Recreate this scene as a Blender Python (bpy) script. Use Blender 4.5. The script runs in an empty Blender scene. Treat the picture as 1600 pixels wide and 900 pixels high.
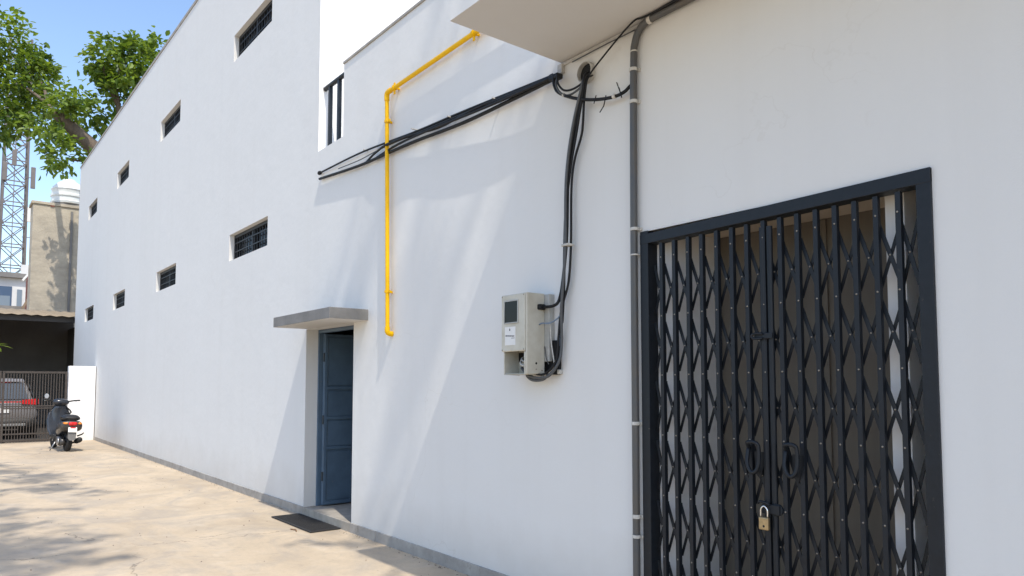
import bpy, bmesh, math, random
from mathutils import Vector, Matrix

# ------------------------------------------------------------------ camera, sky, sun, exposure
S = bpy.context.scene
COL = S.collection
R = math.radians
PITCH, BETA = R(3.5), R(51.392)
CAM = Vector((0.0, -3.215, 1.45))
f0 = Vector((-math.sin(BETA), math.cos(BETA), 0)); rt = Vector((math.cos(BETA), math.sin(BETA), 0)); uz = Vector((0, 0, 1))
fw = f0 * math.cos(PITCH) + uz * math.sin(PITCH); up = uz * math.cos(PITCH) - f0 * math.sin(PITCH)
cd = bpy.data.cameras.new('camera'); cam = bpy.data.objects.new('camera', cd); COL.objects.link(cam)
M4 = Matrix.Identity(4)
for i in range(3):
    M4[i][0], M4[i][1], M4[i][2], M4[i][3] = rt[i], up[i], -fw[i], CAM[i]
cam.matrix_world = M4
cd.sensor_width = 36; cd.lens = 1120 / 1600 * 36; cd.shift_y = 0.05094; cd.clip_start = 0.05; cd.clip_end = 3000
S.camera = cam

SUN_TO = Vector((0.62, -0.158, 1.0)).normalized()          # towards the sun
EL = math.asin(SUN_TO.z); ROT = math.atan2(SUN_TO.x, SUN_TO.y)
w = bpy.data.worlds.new('World'); S.world = w; w.use_nodes = True
nt = w.node_tree; bg = nt.nodes['Background']
sky = nt.nodes.new('ShaderNodeTexSky'); sky.sky_type = 'NISHITA'; sky.sun_disc = False
sky.sun_elevation = EL; sky.sun_rotation = ROT; sky.air_density = 1.0; sky.dust_density = 1.2; sky.ozone_density = 1.6; sky.altitude = 100
nt.links.new(sky.outputs[0], bg.inputs[0]); bg.inputs[1].default_value = 0.15
sl = bpy.data.lights.new('sun', 'SUN'); sl.energy = 2.15; sl.angle = R(0.6); sl.color = (1.0, 0.93, 0.82)
so = bpy.data.objects.new('sun', sl); COL.objects.link(so); so.rotation_euler = (-SUN_TO).to_track_quat('-Z', 'Y').to_euler(); so.location = (20, -8, 30)
vs = S.view_settings; vs.view_transform = 'Standard'; vs.look = 'None'; vs.exposure = 0.98; vs.gamma = 1.0; vs.use_curve_mapping = False
S.render.engine = 'CYCLES'; S.cycles.use_denoising = True; S.cycles.max_bounces = 8; S.cycles.diffuse_bounces = 5
S.cycles.transparent_max_bounces = 8; S.cycles.caustics_reflective = False; S.cycles.caustics_refractive = False

# ------------------------------------------------------------------ materials
MATS = {}
def mat(name, col, rough=0.6, metal=0.0, var=0.0, vscale=4.0, bump=0.0, bscale=60.0, bdist=0.003, spec=0.5, rvar=0.0, stretch=(1, 1, 1), col2=None, trans=0.0):
    m = bpy.data.materials.new(name); m.use_nodes = True; n = m.node_tree.nodes; L = m.node_tree.links
    b = n['Principled BSDF']; b.inputs['Roughness'].default_value = rough; b.inputs['Metallic'].default_value = metal
    b.inputs['Specular IOR Level'].default_value = spec
    b.inputs['Base Color'].default_value = (*col, 1)
    tc = n.new('ShaderNodeNewGeometry'); mp = n.new('ShaderNodeMapping'); mp.inputs['Scale'].default_value = stretch
    L.new(tc.outputs['Position'], mp.inputs[0])
    if var or col2:
        nz = n.new('ShaderNodeTexNoise'); nz.inputs['Scale'].default_value = vscale; nz.inputs['Detail'].default_value = 6; nz.inputs['Roughness'].default_value = 0.62
        L.new(mp.outputs[0], nz.inputs[0])
        rp = n.new('ShaderNodeValToRGB'); rp.color_ramp.elements[0].position = 0.32; rp.color_ramp.elements[1].position = 0.70
        c2 = col2 or tuple(c * (1 - var) for c in col)
        rp.color_ramp.elements[0].color = (*c2, 1); rp.color_ramp.elements[1].color = (*col, 1)
        L.new(nz.outputs[0], rp.inputs[0]); L.new(rp.outputs[0], b.inputs['Base Color'])
        if rvar:
            mr = n.new('ShaderNodeMapRange'); mr.inputs[3].default_value = max(0.02, rough - rvar); mr.inputs[4].default_value = min(1, rough + rvar)
            L.new(nz.outputs[0], mr.inputs[0]); L.new(mr.outputs[0], b.inputs['Roughness'])
    if bump:
        bz = n.new('ShaderNodeTexNoise'); bz.inputs['Scale'].default_value = bscale; bz.inputs['Detail'].default_value = 5
        L.new(tc.outputs['Position'], bz.inputs[0])
        bp = n.new('ShaderNodeBump'); bp.inputs['Strength'].default_value = bump; bp.inputs['Distance'].default_value = bdist
        L.new(bz.outputs[0], bp.inputs['Height']); L.new(bp.outputs[0], b.inputs['Normal'])
    MATS[name] = m
    return m

def mat_plaster(name, col, grime=0.10, fine=0.35):
    m = bpy.data.materials.new(name); m.use_nodes = True; n = m.node_tree.nodes; L = m.node_tree.links
    b = n['Principled BSDF']; b.inputs['Roughness'].default_value = 0.78; b.inputs['Specular IOR Level'].default_value = 0.3
    g = n.new('ShaderNodeNewGeometry')
    def noise(scale, detail, st=(1, 1, 1), rough=0.55):
        mp = n.new('ShaderNodeMapping'); mp.inputs['Scale'].default_value = st; L.new(g.outputs['Position'], mp.inputs[0])
        z = n.new('ShaderNodeTexNoise'); z.inputs['Scale'].default_value = scale; z.inputs['Detail'].default_value = detail; z.inputs['Roughness'].default_value = rough
        L.new(mp.outputs[0], z.inputs[0]); return z.outputs[0]
    def math_(op, a, bb):
        q = n.new('ShaderNodeMath'); q.operation = op
        for k, v in ((0, a), (1, bb)):
            if isinstance(v, (int, float)): q.inputs[k].default_value = v
            else: L.new(v, q.inputs[k])
        return q.outputs[0]
    def rng(a, lo, hi, o0, o1):
        q = n.new('ShaderNodeMapRange'); q.inputs[1].default_value = lo; q.inputs[2].default_value = hi; q.inputs[3].default_value = o0; q.inputs[4].default_value = o1
        L.new(a, q.inputs[0]); return q.outputs[0]
    blot = rng(noise(0.55, 5), 0.35, 0.7, 0, 1)
    streak = rng(noise(1.6, 6, (2.2, 2.2, 0.09), 0.6), 0.48, 0.78, 0, 1)
    spk = rng(noise(38, 3), 0.66, 0.8, 0, 1)
    s = math_('ADD', math_('MULTIPLY', blot, 0.45), math_('ADD', math_('MULTIPLY', streak, 0.75), math_('MULTIPLY', spk, 0.3)))
    fac = math_('MULTIPLY', s, grime)
    sp = n.new('ShaderNodeSeparateXYZ'); L.new(g.outputs['Position'], sp.inputs[0])
    splash = math_('MULTIPLY', rng(math_('ADD', sp.outputs[2], math_('MULTIPLY', noise(2.5, 5), -0.7)), -0.35, 0.22, 0.30, 0.0), 1.0)
    fac = math_('ADD', fac, splash)
    vm = n.new('ShaderNodeVectorMath'); vm.operation = 'MULTIPLY_ADD'; zz = n.new('ShaderNodeTexNoise'); zz.inputs['Scale'].default_value = 1.7; zz.inputs['Detail'].default_value = 7
    L.new(g.outputs['Position'], zz.inputs[0]); L.new(zz.outputs['Color'], vm.inputs[0]); vm.inputs[1].default_value = (.9, .9, .9); L.new(g.outputs['Position'], vm.inputs[2])
    vo = n.new('ShaderNodeTexVoronoi'); vo.feature = 'DISTANCE_TO_EDGE'; vo.inputs['Scale'].default_value = .42; L.new(vm.outputs[0], vo.inputs[0])
    ck = math_('MULTIPLY', rng(vo.outputs['Distance'], 0.0, 0.0022, 0.2, 0.0), rng(noise(0.5, 3), 0.52, 0.64, 0, 1))
    fac = math_('ADD', fac, ck)
    mx = n.new('ShaderNodeMixRGB'); mx.inputs[1].default_value = (*col, 1); mx.inputs[2].default_value = (col[0] * .62, col[1] * .57, col[2] * .50, 1)
    L.new(fac, mx.inputs[0]); L.new(mx.outputs[0], b.inputs['Base Color'])
    h = math_('ADD', math_('MULTIPLY', noise(130, 4), 0.0022), math_('ADD', math_('MULTIPLY', noise(2.4, 3), 0.020), math_('MULTIPLY', noise(14, 4), 0.0035)))
    bp = n.new('ShaderNodeBump'); bp.inputs['Strength'].default_value = fine; bp.inputs['Distance'].default_value = 1.0
    L.new(h, bp.inputs['Height']); L.new(bp.outputs[0], b.inputs['Normal'])
    MATS[name] = m; return m

def mat_ground():
    m = bpy.data.materials.new('yard_concrete'); m.use_nodes = True; n = m.node_tree.nodes; L = m.node_tree.links
    b = n['Principled BSDF']; b.inputs['Roughness'].default_value = 0.85; b.inputs['Specular IOR Level'].default_value = 0.25
    g = n.new('ShaderNodeNewGeometry')
    def noise(scale, detail, st=(1, 1, 1), dist=0.0, rough=0.6):
        mp = n.new('ShaderNodeMapping'); mp.inputs['Scale'].default_value = st; L.new(g.outputs['Position'], mp.inputs[0])
        z = n.new('ShaderNodeTexNoise'); z.inputs['Scale'].default_value = scale; z.inputs['Detail'].default_value = detail; z.inputs['Roughness'].default_value = rough; z.inputs['Distortion'].default_value = dist
        L.new(mp.outputs[0], z.inputs[0]); return z
    def rng(a, lo, hi, o0=0.0, o1=1.0):
        q = n.new('ShaderNodeMapRange'); q.inputs[1].default_value = lo; q.inputs[2].default_value = hi; q.inputs[3].default_value = o0; q.inputs[4].default_value = o1
        L.new(a, q.inputs[0]); return q.outputs[0]
    def mix(f, a, c, mode='MIX'):
        q = n.new('ShaderNodeMixRGB'); q.blend_type = mode
        L.new(f, q.inputs[0]) if not isinstance(f, float) else setattr(q.inputs[0], 'default_value', f)
        for k, v in ((1, a), (2, c)):
            if isinstance(v, tuple): q.inputs[k].default_value = (*v, 1)
            else: L.new(v, q.inputs[k])
        return q.outputs[0]
    def mth(op, a, c):
        q = n.new('ShaderNodeMath'); q.operation = op
        for k, v in ((0, a), (1, c)):
            if isinstance(v, (int, float)): q.inputs[k].default_value = v
            else: L.new(v, q.inputs[k])
        return q.outputs[0]
    big = noise(0.7, 7, (1, 1.6, 1), 0.6).outputs[0]
    c = mix(rng(big, 0.36, 0.66), (0.42, 0.34, 0.245), (0.56, 0.455, 0.325))
    sweep = noise(1.1, 8, (1.0, 1.3, 1), 1.2, 0.68).outputs[0]
    c = mix(rng(sweep, 0.47, 0.66, 0, 0.75), c, (0.36, 0.315, 0.26))
    blot = noise(4.5, 6, (1, 1, 1), 0.4, 0.7).outputs[0]
    c = mix(rng(blot, 0.54, 0.70, 0, 0.45), c, (0.31, 0.27, 0.225))
    fine = noise(22, 6, rough=0.7).outputs[0]
    c = mix(rng(fine, 0.50, 0.78, 0, 0.35), c, (0.30, 0.255, 0.20))
    spk = noise(120, 2).outputs[0]
    c = mix(rng(spk, 0.62, 0.72, 0, 0.35), c, (0.20, 0.17, 0.14))
    dust = noise(3.5, 6, dist=0.5).outputs[0]
    c = mix(rng(dust, 0.55, 0.8, 0, 0.5), c, (0.58, 0.50, 0.39))
    # hairline cracks: distorted cells, and two saw-cut joints
    dn = noise(2.2, 5); mp = n.new('ShaderNodeVectorMath'); mp.operation = 'MULTIPLY_ADD'
    L.new(dn.outputs['Color'], mp.inputs[0]); mp.inputs[1].default_value = (0.55, 0.55, 0.0); L.new(g.outputs['Position'], mp.inputs[2])
    vo = n.new('ShaderNodeTexVoronoi'); vo.feature = 'DISTANCE_TO_EDGE'; vo.inputs['Scale'].default_value = 0.33
    L.new(mp.outputs[0], vo.inputs[0])
    crack = rng(vo.outputs['Distance'], 0.0, 0.0035, 1, 0)
    crack = mth('MULTIPLY', crack, rng(noise(0.6, 3).outputs[0], 0.50, 0.62))
    sp = n.new('ShaderNodeSeparateXYZ'); L.new(mp.outputs[0], sp.inputs[0])
    j = None
    for x0 in (-6.72, -11.4, -16.4):
        d = mth('ABSOLUTE', mth('SUBTRACT', mth('SUBTRACT', sp.outputs[0], mth('MULTIPLY', sp.outputs[1], 0.13)), x0), 0)
        jj = rng(d, 0.0, 0.010, 0.8, 0)
        j = jj if j is None else mth('MAXIMUM', j, jj)
    j = mth('MULTIPLY', j, rng(noise(3.0, 4).outputs[0], 0.36, 0.58))
    cr = mth('MAXIMUM', mth('MULTIPLY', crack, 0.85), j)
    c = mix(cr, c, (0.11, 0.095, 0.08))
    L.new(c, b.inputs['Base Color'])
    h = mth('ADD', mth('MULTIPLY', fine, 0.003), mth('ADD', mth('MULTIPLY', big, 0.012), mth('MULTIPLY', cr, -0.006)))
    h = mth('ADD', h, mth('MULTIPLY', spk, 0.0012))
    bp = n.new('ShaderNodeBump'); bp.inputs['Strength'].default_value = 0.6; bp.inputs['Distance'].default_value = 1.0
    L.new(h, bp.inputs['Height']); L.new(bp.outputs[0], b.inputs['Normal'])
    MATS['ground'] = m; return m

def mat_leaf(name, dark, light):
    m = bpy.data.materials.new(name); m.use_nodes = True; n = m.node_tree.nodes; L = m.node_tree.links
    b = n['Principled BSDF']; b.inputs['Roughness'].default_value = 0.45; b.inputs['Specular IOR Level'].default_value = 0.4
    a = n.new('ShaderNodeAttribute'); a.attribute_name = 'leafvar'
    rp = n.new('ShaderNodeValToRGB'); rp.color_ramp.elements[0].color = (*dark, 1); rp.color_ramp.elements[1].color = (*light, 1)
    L.new(a.outputs['Fac'], rp.inputs[0]); L.new(rp.outputs[0], b.inputs['Base Color'])
    t = n.new('ShaderNodeBsdfTranslucent'); mx = n.new('ShaderNodeMixShader'); mx.inputs[0].default_value = 0.42
    br = n.new('ShaderNodeMixRGB'); br.blend_type = 'MULTIPLY'; br.inputs[0].default_value = 1; br.inputs[2].default_value = (1.7, 1.55, 0.6, 1)
    L.new(rp.outputs[0], br.inputs[1]); L.new(br.outputs[0], t.inputs[0])
    L.new(b.outputs[0], mx.inputs[1]); L.new(t.outputs[0], mx.inputs[2]); L.new(mx.outputs[0], n['Material Output'].inputs[0])
    MATS[name] = m; return m

def chips(name, col, scale=22, lo=.66, hi=.70):
    m_ = MATS[name]; n = m_.node_tree.nodes; L = m_.node_tree.links; b = n['Principled BSDF']; src = b.inputs['Base Color'].links[0].from_socket
    g_ = n.new('ShaderNodeNewGeometry'); z = n.new('ShaderNodeTexNoise'); z.inputs['Scale'].default_value = scale; z.inputs['Detail'].default_value = 8; z.inputs['Roughness'].default_value = .7
    L.new(g_.outputs['Position'], z.inputs[0]); q = n.new('ShaderNodeMapRange'); q.inputs[1].default_value = lo; q.inputs[2].default_value = hi; q.inputs[4].default_value = .8
    L.new(z.outputs[0], q.inputs[0]); x_ = n.new('ShaderNodeMixRGB'); x_.inputs[2].default_value = (*col, 1); L.new(q.outputs[0], x_.inputs[0]); L.new(src, x_.inputs[1]); L.new(x_.outputs[0], b.inputs['Base Color'])
mat_plaster('plaster', (0.702, 0.700, 0.683))
mat_plaster('plaster_end', (0.82, 0.81, 0.79), 0.05)
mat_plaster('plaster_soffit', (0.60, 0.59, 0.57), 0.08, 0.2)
mat_ground()
mat_leaf('leaf_far', (0.040, 0.090, 0.018), (0.235, 0.33, 0.05))
mat_leaf('leaf_near', (0.05, 0.11, 0.015), (0.20, 0.30, 0.04))
mat('concrete_trim', (0.40, 0.375, 0.34), 0.85, var=0.35, vscale=5, bump=0.4, bscale=70)
mat('concrete_canopy', (0.235, 0.23, 0.22), 0.85, var=0.3, vscale=4, bump=0.5, bscale=50, bdist=0.004)
mat('concrete_block', (0.50, 0.44, 0.34), 0.9, col2=(0.33, 0.29, 0.23), vscale=1.2, bump=0.6, bscale=14, bdist=0.02, stretch=(1, 1, 2.2))
mat('threshold', (0.42, 0.38, 0.32), 0.8, var=0.35, vscale=7, bump=0.3)
mat('gate_metal', (0.0125, 0.0165, 0.0225), 0.45, var=0.35, vscale=25, bump=0.15, bscale=180, bdist=0.0006, rvar=0.14, spec=0.32)
mat('gate_metal_shaded', (0.008, 0.010, 0.013), 0.5, var=0.3, vscale=25, spec=0.3)  # same gate paint darkened, shade on the rear bars put into colour
mat('rivet', (0.30, 0.27, 0.23), 0.45, metal=0.6)
mat('padlock_brass', (0.50, 0.37, 0.20), 0.42, metal=0.75, var=0.3, vscale=60)
mat('chrome', (0.75, 0.75, 0.75), 0.18, metal=1.0)
mat('door_blue', (0.090, 0.145, 0.210), 0.45, var=0.22, vscale=5, bump=0.12, bscale=30, bdist=0.002, rvar=0.1)
mat('door_edge', (0.03, 0.045, 0.06), 0.5, var=0.4, vscale=9)
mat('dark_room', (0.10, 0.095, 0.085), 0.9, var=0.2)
mat('window_steel', (0.022, 0.024, 0.028), 0.55, var=0.3, vscale=20)
mat('window_glass', (0.004, 0.004, 0.005), 0.2, spec=0.1)
mat('yellow_paint', (0.88, 0.50, 0.0), 0.45, spec=0.25, var=0.15, vscale=18, bump=0.1, bscale=90, bdist=0.001)
mat('cable_black', (0.011, 0.012, 0.014), 0.55, var=0.4, vscale=30, spec=0.3)
mat('cable_grey', (0.085, 0.09, 0.095), 0.5, var=0.3, vscale=30)
mat('cable_blue', (0.16, 0.22, 0.30), 0.5, var=0.2)
mat('conduit_pvc', (0.070, 0.077, 0.085), 0.42, var=0.35, vscale=9, col2=(0.095, 0.085, 0.072), rvar=0.1)
mat('clip_white', (0.62, 0.60, 0.55), 0.6, var=0.3, vscale=40)
mat('pvc_white', (0.55, 0.54, 0.51), 0.5, var=0.3, vscale=20)
mat('hole_dark', (0.012, 0.012, 0.012), 0.9)
mat('meter_shell', (0.56, 0.545, 0.475), 0.42, var=0.14, vscale=8, col2=(0.46, 0.43, 0.35), bump=0.06, bscale=40, bdist=0.002)
mat('meter_plate', (0.46, 0.46, 0.43), 0.55, var=0.25, vscale=12)
mat('meter_glass', (0.012, 0.013, 0.011), 0.15, spec=0.18)
mat('paper', (0.74, 0.74, 0.72), 0.7, var=0.06, vscale=30)
mat('ink', (0.05, 0.05, 0.07), 0.7)
mat('back_panel', (0.19, 0.164, 0.130), 0.5, var=0.30, vscale=1.5, stretch=(3, 3, 0.4), rvar=0.1)
mat('grit', (0.20, 0.16, 0.12), 0.9, var=0.5, vscale=30)
mat('recess_bounce_tint', (0.66, 0.56, 0.45), 0.8, var=0.1)
mat('rubber_mat', (0.030, 0.029, 0.029), 0.85, var=0.4, vscale=40, bump=0.8, bscale=120, bdist=0.004)
mat('yard_gate_metal', (0.060, 0.048, 0.040), 0.5, var=0.3, vscale=12)
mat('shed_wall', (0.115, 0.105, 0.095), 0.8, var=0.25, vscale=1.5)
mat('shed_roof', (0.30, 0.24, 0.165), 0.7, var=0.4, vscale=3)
mat('shed_floor_shade', (0.045, 0.042, 0.040), 0.85, var=0.4, vscale=2)
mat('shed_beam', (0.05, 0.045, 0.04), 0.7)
mat('tank_white', (0.74, 0.77, 0.76), 0.45, var=0.12, vscale=3)
mat('house_white', (0.68, 0.68, 0.67), 0.8, var=0.2, vscale=0.9)
mat('house_blue', (0.06, 0.10, 0.17), 0.35)
mat('house_glass', (0.20, 0.25, 0.30), 0.12)
mat('house_grey', (0.22, 0.21, 0.20), 0.8, var=0.3, vscale=1)
mat('brick_red', (0.28, 0.10, 0.07), 0.85, var=0.35, vscale=6)
mat('timber', (0.24, 0.17, 0.11), 0.8, var=0.3, vscale=6)
mat('tower_steel', (0.17, 0.15, 0.14), 0.55, metal=0.2, var=0.3, vscale=1.0)
mat('antenna', (0.60, 0.58, 0.54), 0.5)
mat('bark', (0.16, 0.12, 0.085), 0.9, var=0.45, vscale=5, bump=0.8, bscale=18, bdist=0.03, stretch=(2, 2, 0.5))
mat('scooter_paint', (0.022, 0.026, 0.034), 0.22, spec=0.6)
mat('scooter_grey', (0.05, 0.047, 0.044), 0.35, var=0.15)
mat('scooter_black', (0.012, 0.012, 0.012), 0.6)
mat('seat_vinyl', (0.014, 0.014, 0.015), 0.5, bump=0.2, bscale=150, bdist=0.001)
mat('tyre', (0.016, 0.015, 0.014), 0.85, var=0.3, vscale=20)
mat('alloy', (0.42, 0.42, 0.42), 0.35, metal=0.8)
mat('lamp_red', (0.62, 0.012, 0.012), 0.15, spec=0.7)
mat('lamp_amber', (0.75, 0.25, 0.02), 0.2, spec=0.7)
mat('plate_white', (0.78, 0.78, 0.76), 0.5, var=0.08, vscale=60)
mat('mudflap', (0.17, 0.165, 0.16), 0.5, var=0.2, vscale=20)
mat('car_paint', (0.22, 0.21, 0.21), 0.3, metal=0.3)
mat('car_trim', (0.02, 0.02, 0.02), 0.55)
mat('car_glass', (0.030, 0.040, 0.046), 0.06, spec=0.8)
mat('dry_brown', (0.22, 0.12, 0.06), 0.8)

chips('gate_metal', (0.10, 0.085, 0.07)); chips('yellow_paint', (0.45, 0.26, 0.06), 14, .62, .70); chips('door_blue', (0.16, 0.17, 0.18), 12, .66, .72); chips('concrete_trim', (0.16, 0.145, 0.125), 6, .56, .72)
# ------------------------------------------------------------------ helpers
ORG = {}
def props(o, label=None, cat=None, group=None, kind=None):
    for k, v in (('label', label), ('category', cat), ('group', group), ('kind', kind)):
        if v: o[k] = v
    return o
def thing(name, label, cat, loc=(0, 0, 0), group=None, local=False, rot=(0, 0, 0)):
    o = bpy.data.objects.new(name, None); COL.objects.link(o); o.location = loc; o.rotation_euler = rot; o.empty_display_size = 0.2
    ORG[o.name] = Vector((0, 0, 0)) if local else Vector(loc)
    return props(o, label, cat, group)

class MB:
    def __init__(s): s.v = []; s.f = []; s.mi = []
    def face(s, idx, m=0): s.f.append(tuple(idx)); s.mi.append(m)
    def quad(s, a, b, c, d, m=0):
        k = len(s.v); s.v += [Vector(a), Vector(b), Vector(c), Vector(d)]; s.face((k, k + 1, k + 2, k + 3), m); return s
    def box(s, x0, x1, y0, y1, z0, z1, m=0):
        k = len(s.v)
        s.v += [Vector((x, y, z)) for z in (z0, z1) for y in (y0, y1) for x in (x0, x1)]
        for q in ((0, 2, 3, 1), (4, 5, 7, 6), (0, 1, 5, 4), (2, 6, 7, 3), (0, 4, 6, 2), (1, 3, 7, 5)): s.face([k + i for i in q], m)
        return s
    def bar(s, p, q, wd, hg, upv=(0, 0, 1), m=0):
        p, q = Vector(p), Vector(q); d = (q - p).normalized(); u = Vector(upv)
        if abs(d.dot(u)) > 0.99: u = Vector((1, 0, 0))
        sd = d.cross(u).normalized(); u = sd.cross(d).normalized(); k = len(s.v)
        for e in (p, q):
            for a, b in ((-1, -1), (1, -1), (1, 1), (-1, 1)): s.v.append(e + sd * (a * wd / 2) + u * (b * hg / 2))
        for i in range(4): s.face((k + i, k + (i + 1) % 4, k + 4 + (i + 1) % 4, k + 4 + i), m)
        s.face((k + 3, k + 2, k + 1, k), m); s.face((k + 4, k + 5, k + 6, k + 7), m); return s
    def rings(s, rs, closed_ends=True, m=0):
        k = len(s.v); n = len(rs[0])
        for r in rs: s.v += [Vector(p) for p in r]
        for i in range(len(rs) - 1):
            for j in range(n):
                s.face((k + i * n + j, k + i * n + (j + 1) % n, k + (i + 1) * n + (j + 1) % n, k + (i + 1) * n + j), m)
        if closed_ends:
            s.face([k + j for j in reversed(range(n))], m); s.face([k + (len(rs) - 1) * n + j for j in range(n)], m)
        return s
    def tube(s, pts, r, n=8, m=0, caps=True):
        pts = [Vector(p) for p in pts]; rs = []
        rad = r if isinstance(r, (list, tuple)) else [r] * len(pts)
        ref = None
        for i, p in enumerate(pts):
            t = (pts[min(i + 1, len(pts) - 1)] - pts[max(i - 1, 0)]).normalized()
            if ref is None:
                ref = t.orthogonal().normalized()
            ref = (ref - t * ref.dot(t)).normalized(); b = t.cross(ref)
            rs.append([p + (ref * math.cos(2 * math.pi * j / n) + b * math.sin(2 * math.pi * j / n)) * rad[i] for j in range(n)])
        return s.rings(rs, caps, m)
    def lathe(s, prof, c, ax='z', n=20, m=0, caps=True):
        c = Vector(c); rs = []
        for r, h in prof:
            ring = []
            for j in range(n):
                a = 2 * math.pi * j / n; u, v = r * math.cos(a), r * math.sin(a)
                ring.append(c + (Vector((u, v, h)) if ax == 'z' else Vector((v, h, u)) if ax == 'y' else Vector((h, u, v))))
            rs.append(ring)
        return s.rings(rs, caps, m)
    def build(s, name, mats, parent=None, smooth=False, bevel=0.0, auto=False, seg=2):
        off = ORG[parent.name] if parent else Vector((0, 0, 0))
        me = bpy.data.meshes.new(name); me.from_pydata([tuple(p - off) for p in s.v], [], s.f)
        for q in (mats if isinstance(mats, (list, tuple)) else [mats]): me.materials.append(MATS[q])
        me.polygons.foreach_set('material_index', s.mi)
        bm = bmesh.new(); bm.from_mesh(me); bmesh.ops.remove_doubles(bm, verts=bm.verts, dist=1e-5); bmesh.ops.recalc_face_normals(bm, faces=bm.faces); bm.to_mesh(me); bm.free()
        if smooth: me.polygons.foreach_set('use_smooth', [True] * len(me.polygons))
        if smooth and auto: me.set_sharp_from_angle(angle=R(40))
        me.update()
        o = bpy.data.objects.new(name, me); COL.objects.link(o)
        if parent: o.parent = parent
        ORG[o.name] = off.copy()
        if bevel:
            bv = o.modifiers.new('bevel', 'BEVEL'); bv.width = bevel; bv.segments = seg; bv.limit_method = 'ANGLE'; bv.angle_limit = R(35)
        return o

def inst(src, parent, dx=0, dy=0, dz=0):
    o = src.copy(); COL.objects.link(o); o.parent = parent; o.location = src.location + Vector((dx, dy, dz)); ORG[o.name] = ORG[src.name]; return o

def smooth_pts(P, n=6):
    P = [Vector(p) for p in P]; Q = [P[0] * 2 - P[1]] + P + [P[-1] * 2 - P[-2]]; out = []
    for i in range(1, len(Q) - 2):
        a, b, c, d = Q[i - 1:i + 3]
        for k in range(n):
            t = k / n
            out.append(0.5 * ((2 * b) + (c - a) * t + (2 * a - 5 * b + 4 * c - d) * t * t + (3 * b - a - 3 * c + d) * t ** 3))
    return out + [P[-1]]

rnd = random.Random(7)

# ------------------------------------------------------------------ ground
g = MB(); nx = 1
g.quad((-400, -400, 0), (400, -400, 0), (400, 400, 0), (-400, 400, 0))
props(g.build('ground', 'ground'), kind='structure')

# ------------------------------------------------------------------ the white building
B = thing('warehouse_building', 'long white plastered building with small barred windows, blue door and overhanging balcony', 'building', (-16, 0, 0))
WX = [(-10.59, -9.04), (-15.06, -13.59), (-19.44, -18.06), (-23.72, -22.28)]
holes = []                                   # x0, x1, z0, z1, depth
for a, b in WX:
    holes.append((a, b, 3.22, 3.602, 0.085)); holes.append((a, b, 6.175, 6.575, 0.085))
DOOR = (-7.735, -6.555, 0.0, 2.062); holes.append((*DOOR, 0.155))
GX0, GX1, GZ = -2.796, -1.215, 2.345
holes.append((GX0, GX1, 0.0, GZ, 0.46))
XA, XC, XP, XB = -25.62, -7.5, -6.862, 5.0     # far end, tall block corner, parapet start, near end
ZT, ZF, ZP = 7.92, 4.04, 4.815
def roofz(x): return ZT - (x - XC) * 0.0135
xs = sorted({XA, XC, XP, XB} | {h[0] for h in holes} | {h[1] for h in holes})
zs = sorted({0.0, ZF, ZP, ZT} | {h[2] for h in holes} | {h[3] for h in holes})
m = MB()
def zv(x, z): return roofz(x) if z == ZT else z
for i in range(len(xs) - 1):
    for k in range(len(zs) - 1):
        x0, x1, z0, z1 = xs[i], xs[i + 1], zs[k], zs[k + 1]
        top = ZT if x1 <= XC + 1e-6 else ZF if x1 <= XP + 1e-6 else ZP
        if z1 > top + 1e-6: continue
        if any(h[0] - 1e-6 <= x0 and x1 <= h[1] + 1e-6 and h[2] - 1e-6 <= z0 and z1 <= h[3] + 1e-6 for h in holes): continue
        m.quad((x0, 0, zv(x0, z0)), (x1, 0, zv(x1, z0)), (x1, 0, zv(x1, z1)), (x0, 0, zv(x0, z1)))
for x0, x1, z0, z1, d in holes:
    m.quad((x0, 0, z0), (x0, 0, z1), (x0, d, z1), (x0, d, z0)); m.quad((x1, 0, z0), (x1, d, z0), (x1, d, z1), (x1, 0, z1))
    m.quad((x0, 0, z1), (x1, 0, z1), (x1, d, z1), (x0, d, z1))
    if z0 > 0.01: m.quad((x0, 0, z0), (x0, d, z0), (x1, d, z0), (x1, 0, z0))
m.build('wall', 'plaster', B)
# body behind the front
MB().box(XC - 0.22, XC, 0.001, 9.0, ZF - 0.1, ZT - 0.002).build('end_wall', 'plaster_end', B)
MB().box(XA, XA + 0.2, 0.001, 9.0, 0, ZT + 0.22).build('far_end_wall', 'plaster', B)
MB().box(XA, XB, 8.9, 9.1, 0, 4.0).build('rear_wall', 'plaster', B)
MB().box(XA + 0.2, XC - 0.22, 8.7, 8.9, 4.0, ZT).build('rear_upper_wall', 'plaster', B)
MB().box(XC, XB, 0.085, 8.9, ZF - 0.2, ZF - 0.004).build('terrace_floor', 'concrete_trim', B)
MB().box(XC + 0.001, XP, 0.0005, 0.086, ZF - 0.2, ZF - 0.001).build('terrace_sill', 'plaster', B)
MB().box(XP, XB, 0.0005, 0.12, ZF - 0.003, ZP - 0.001).build('parapet', 'plaster', B)
k = MB(); k.box(XP - 0.006, XB, -0.012, 0.135, ZP, ZP + 0.028); k.build('parapet_coping', 'concrete_trim', B, bevel=0.004)
k = MB()
for y0, y1 in ((-0.014, 0.20),):
    a = [(XA - 0.02, y0), (XA - 0.02, y1), (XC + 0.012, y1), (XC + 0.012, y0)]
    k.rings([[(x, y, roofz(x) + 0.001) for x, y in a], [(x, y, roofz(x) + 0.055) for x, y in a]])
k.build('roof_coping', 'concrete_trim', B)
k = MB(); a = [(XA + .2, .2), (XA + .2, 8.9), (XC, 8.9), (XC, .2)]
k.rings([[(x, y, roofz(x) - 0.25) for x, y in a], [(x, y, roofz(x) - 0.1) for x, y in a]]); k.build('roof_slab', 'concrete_trim', B)
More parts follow.
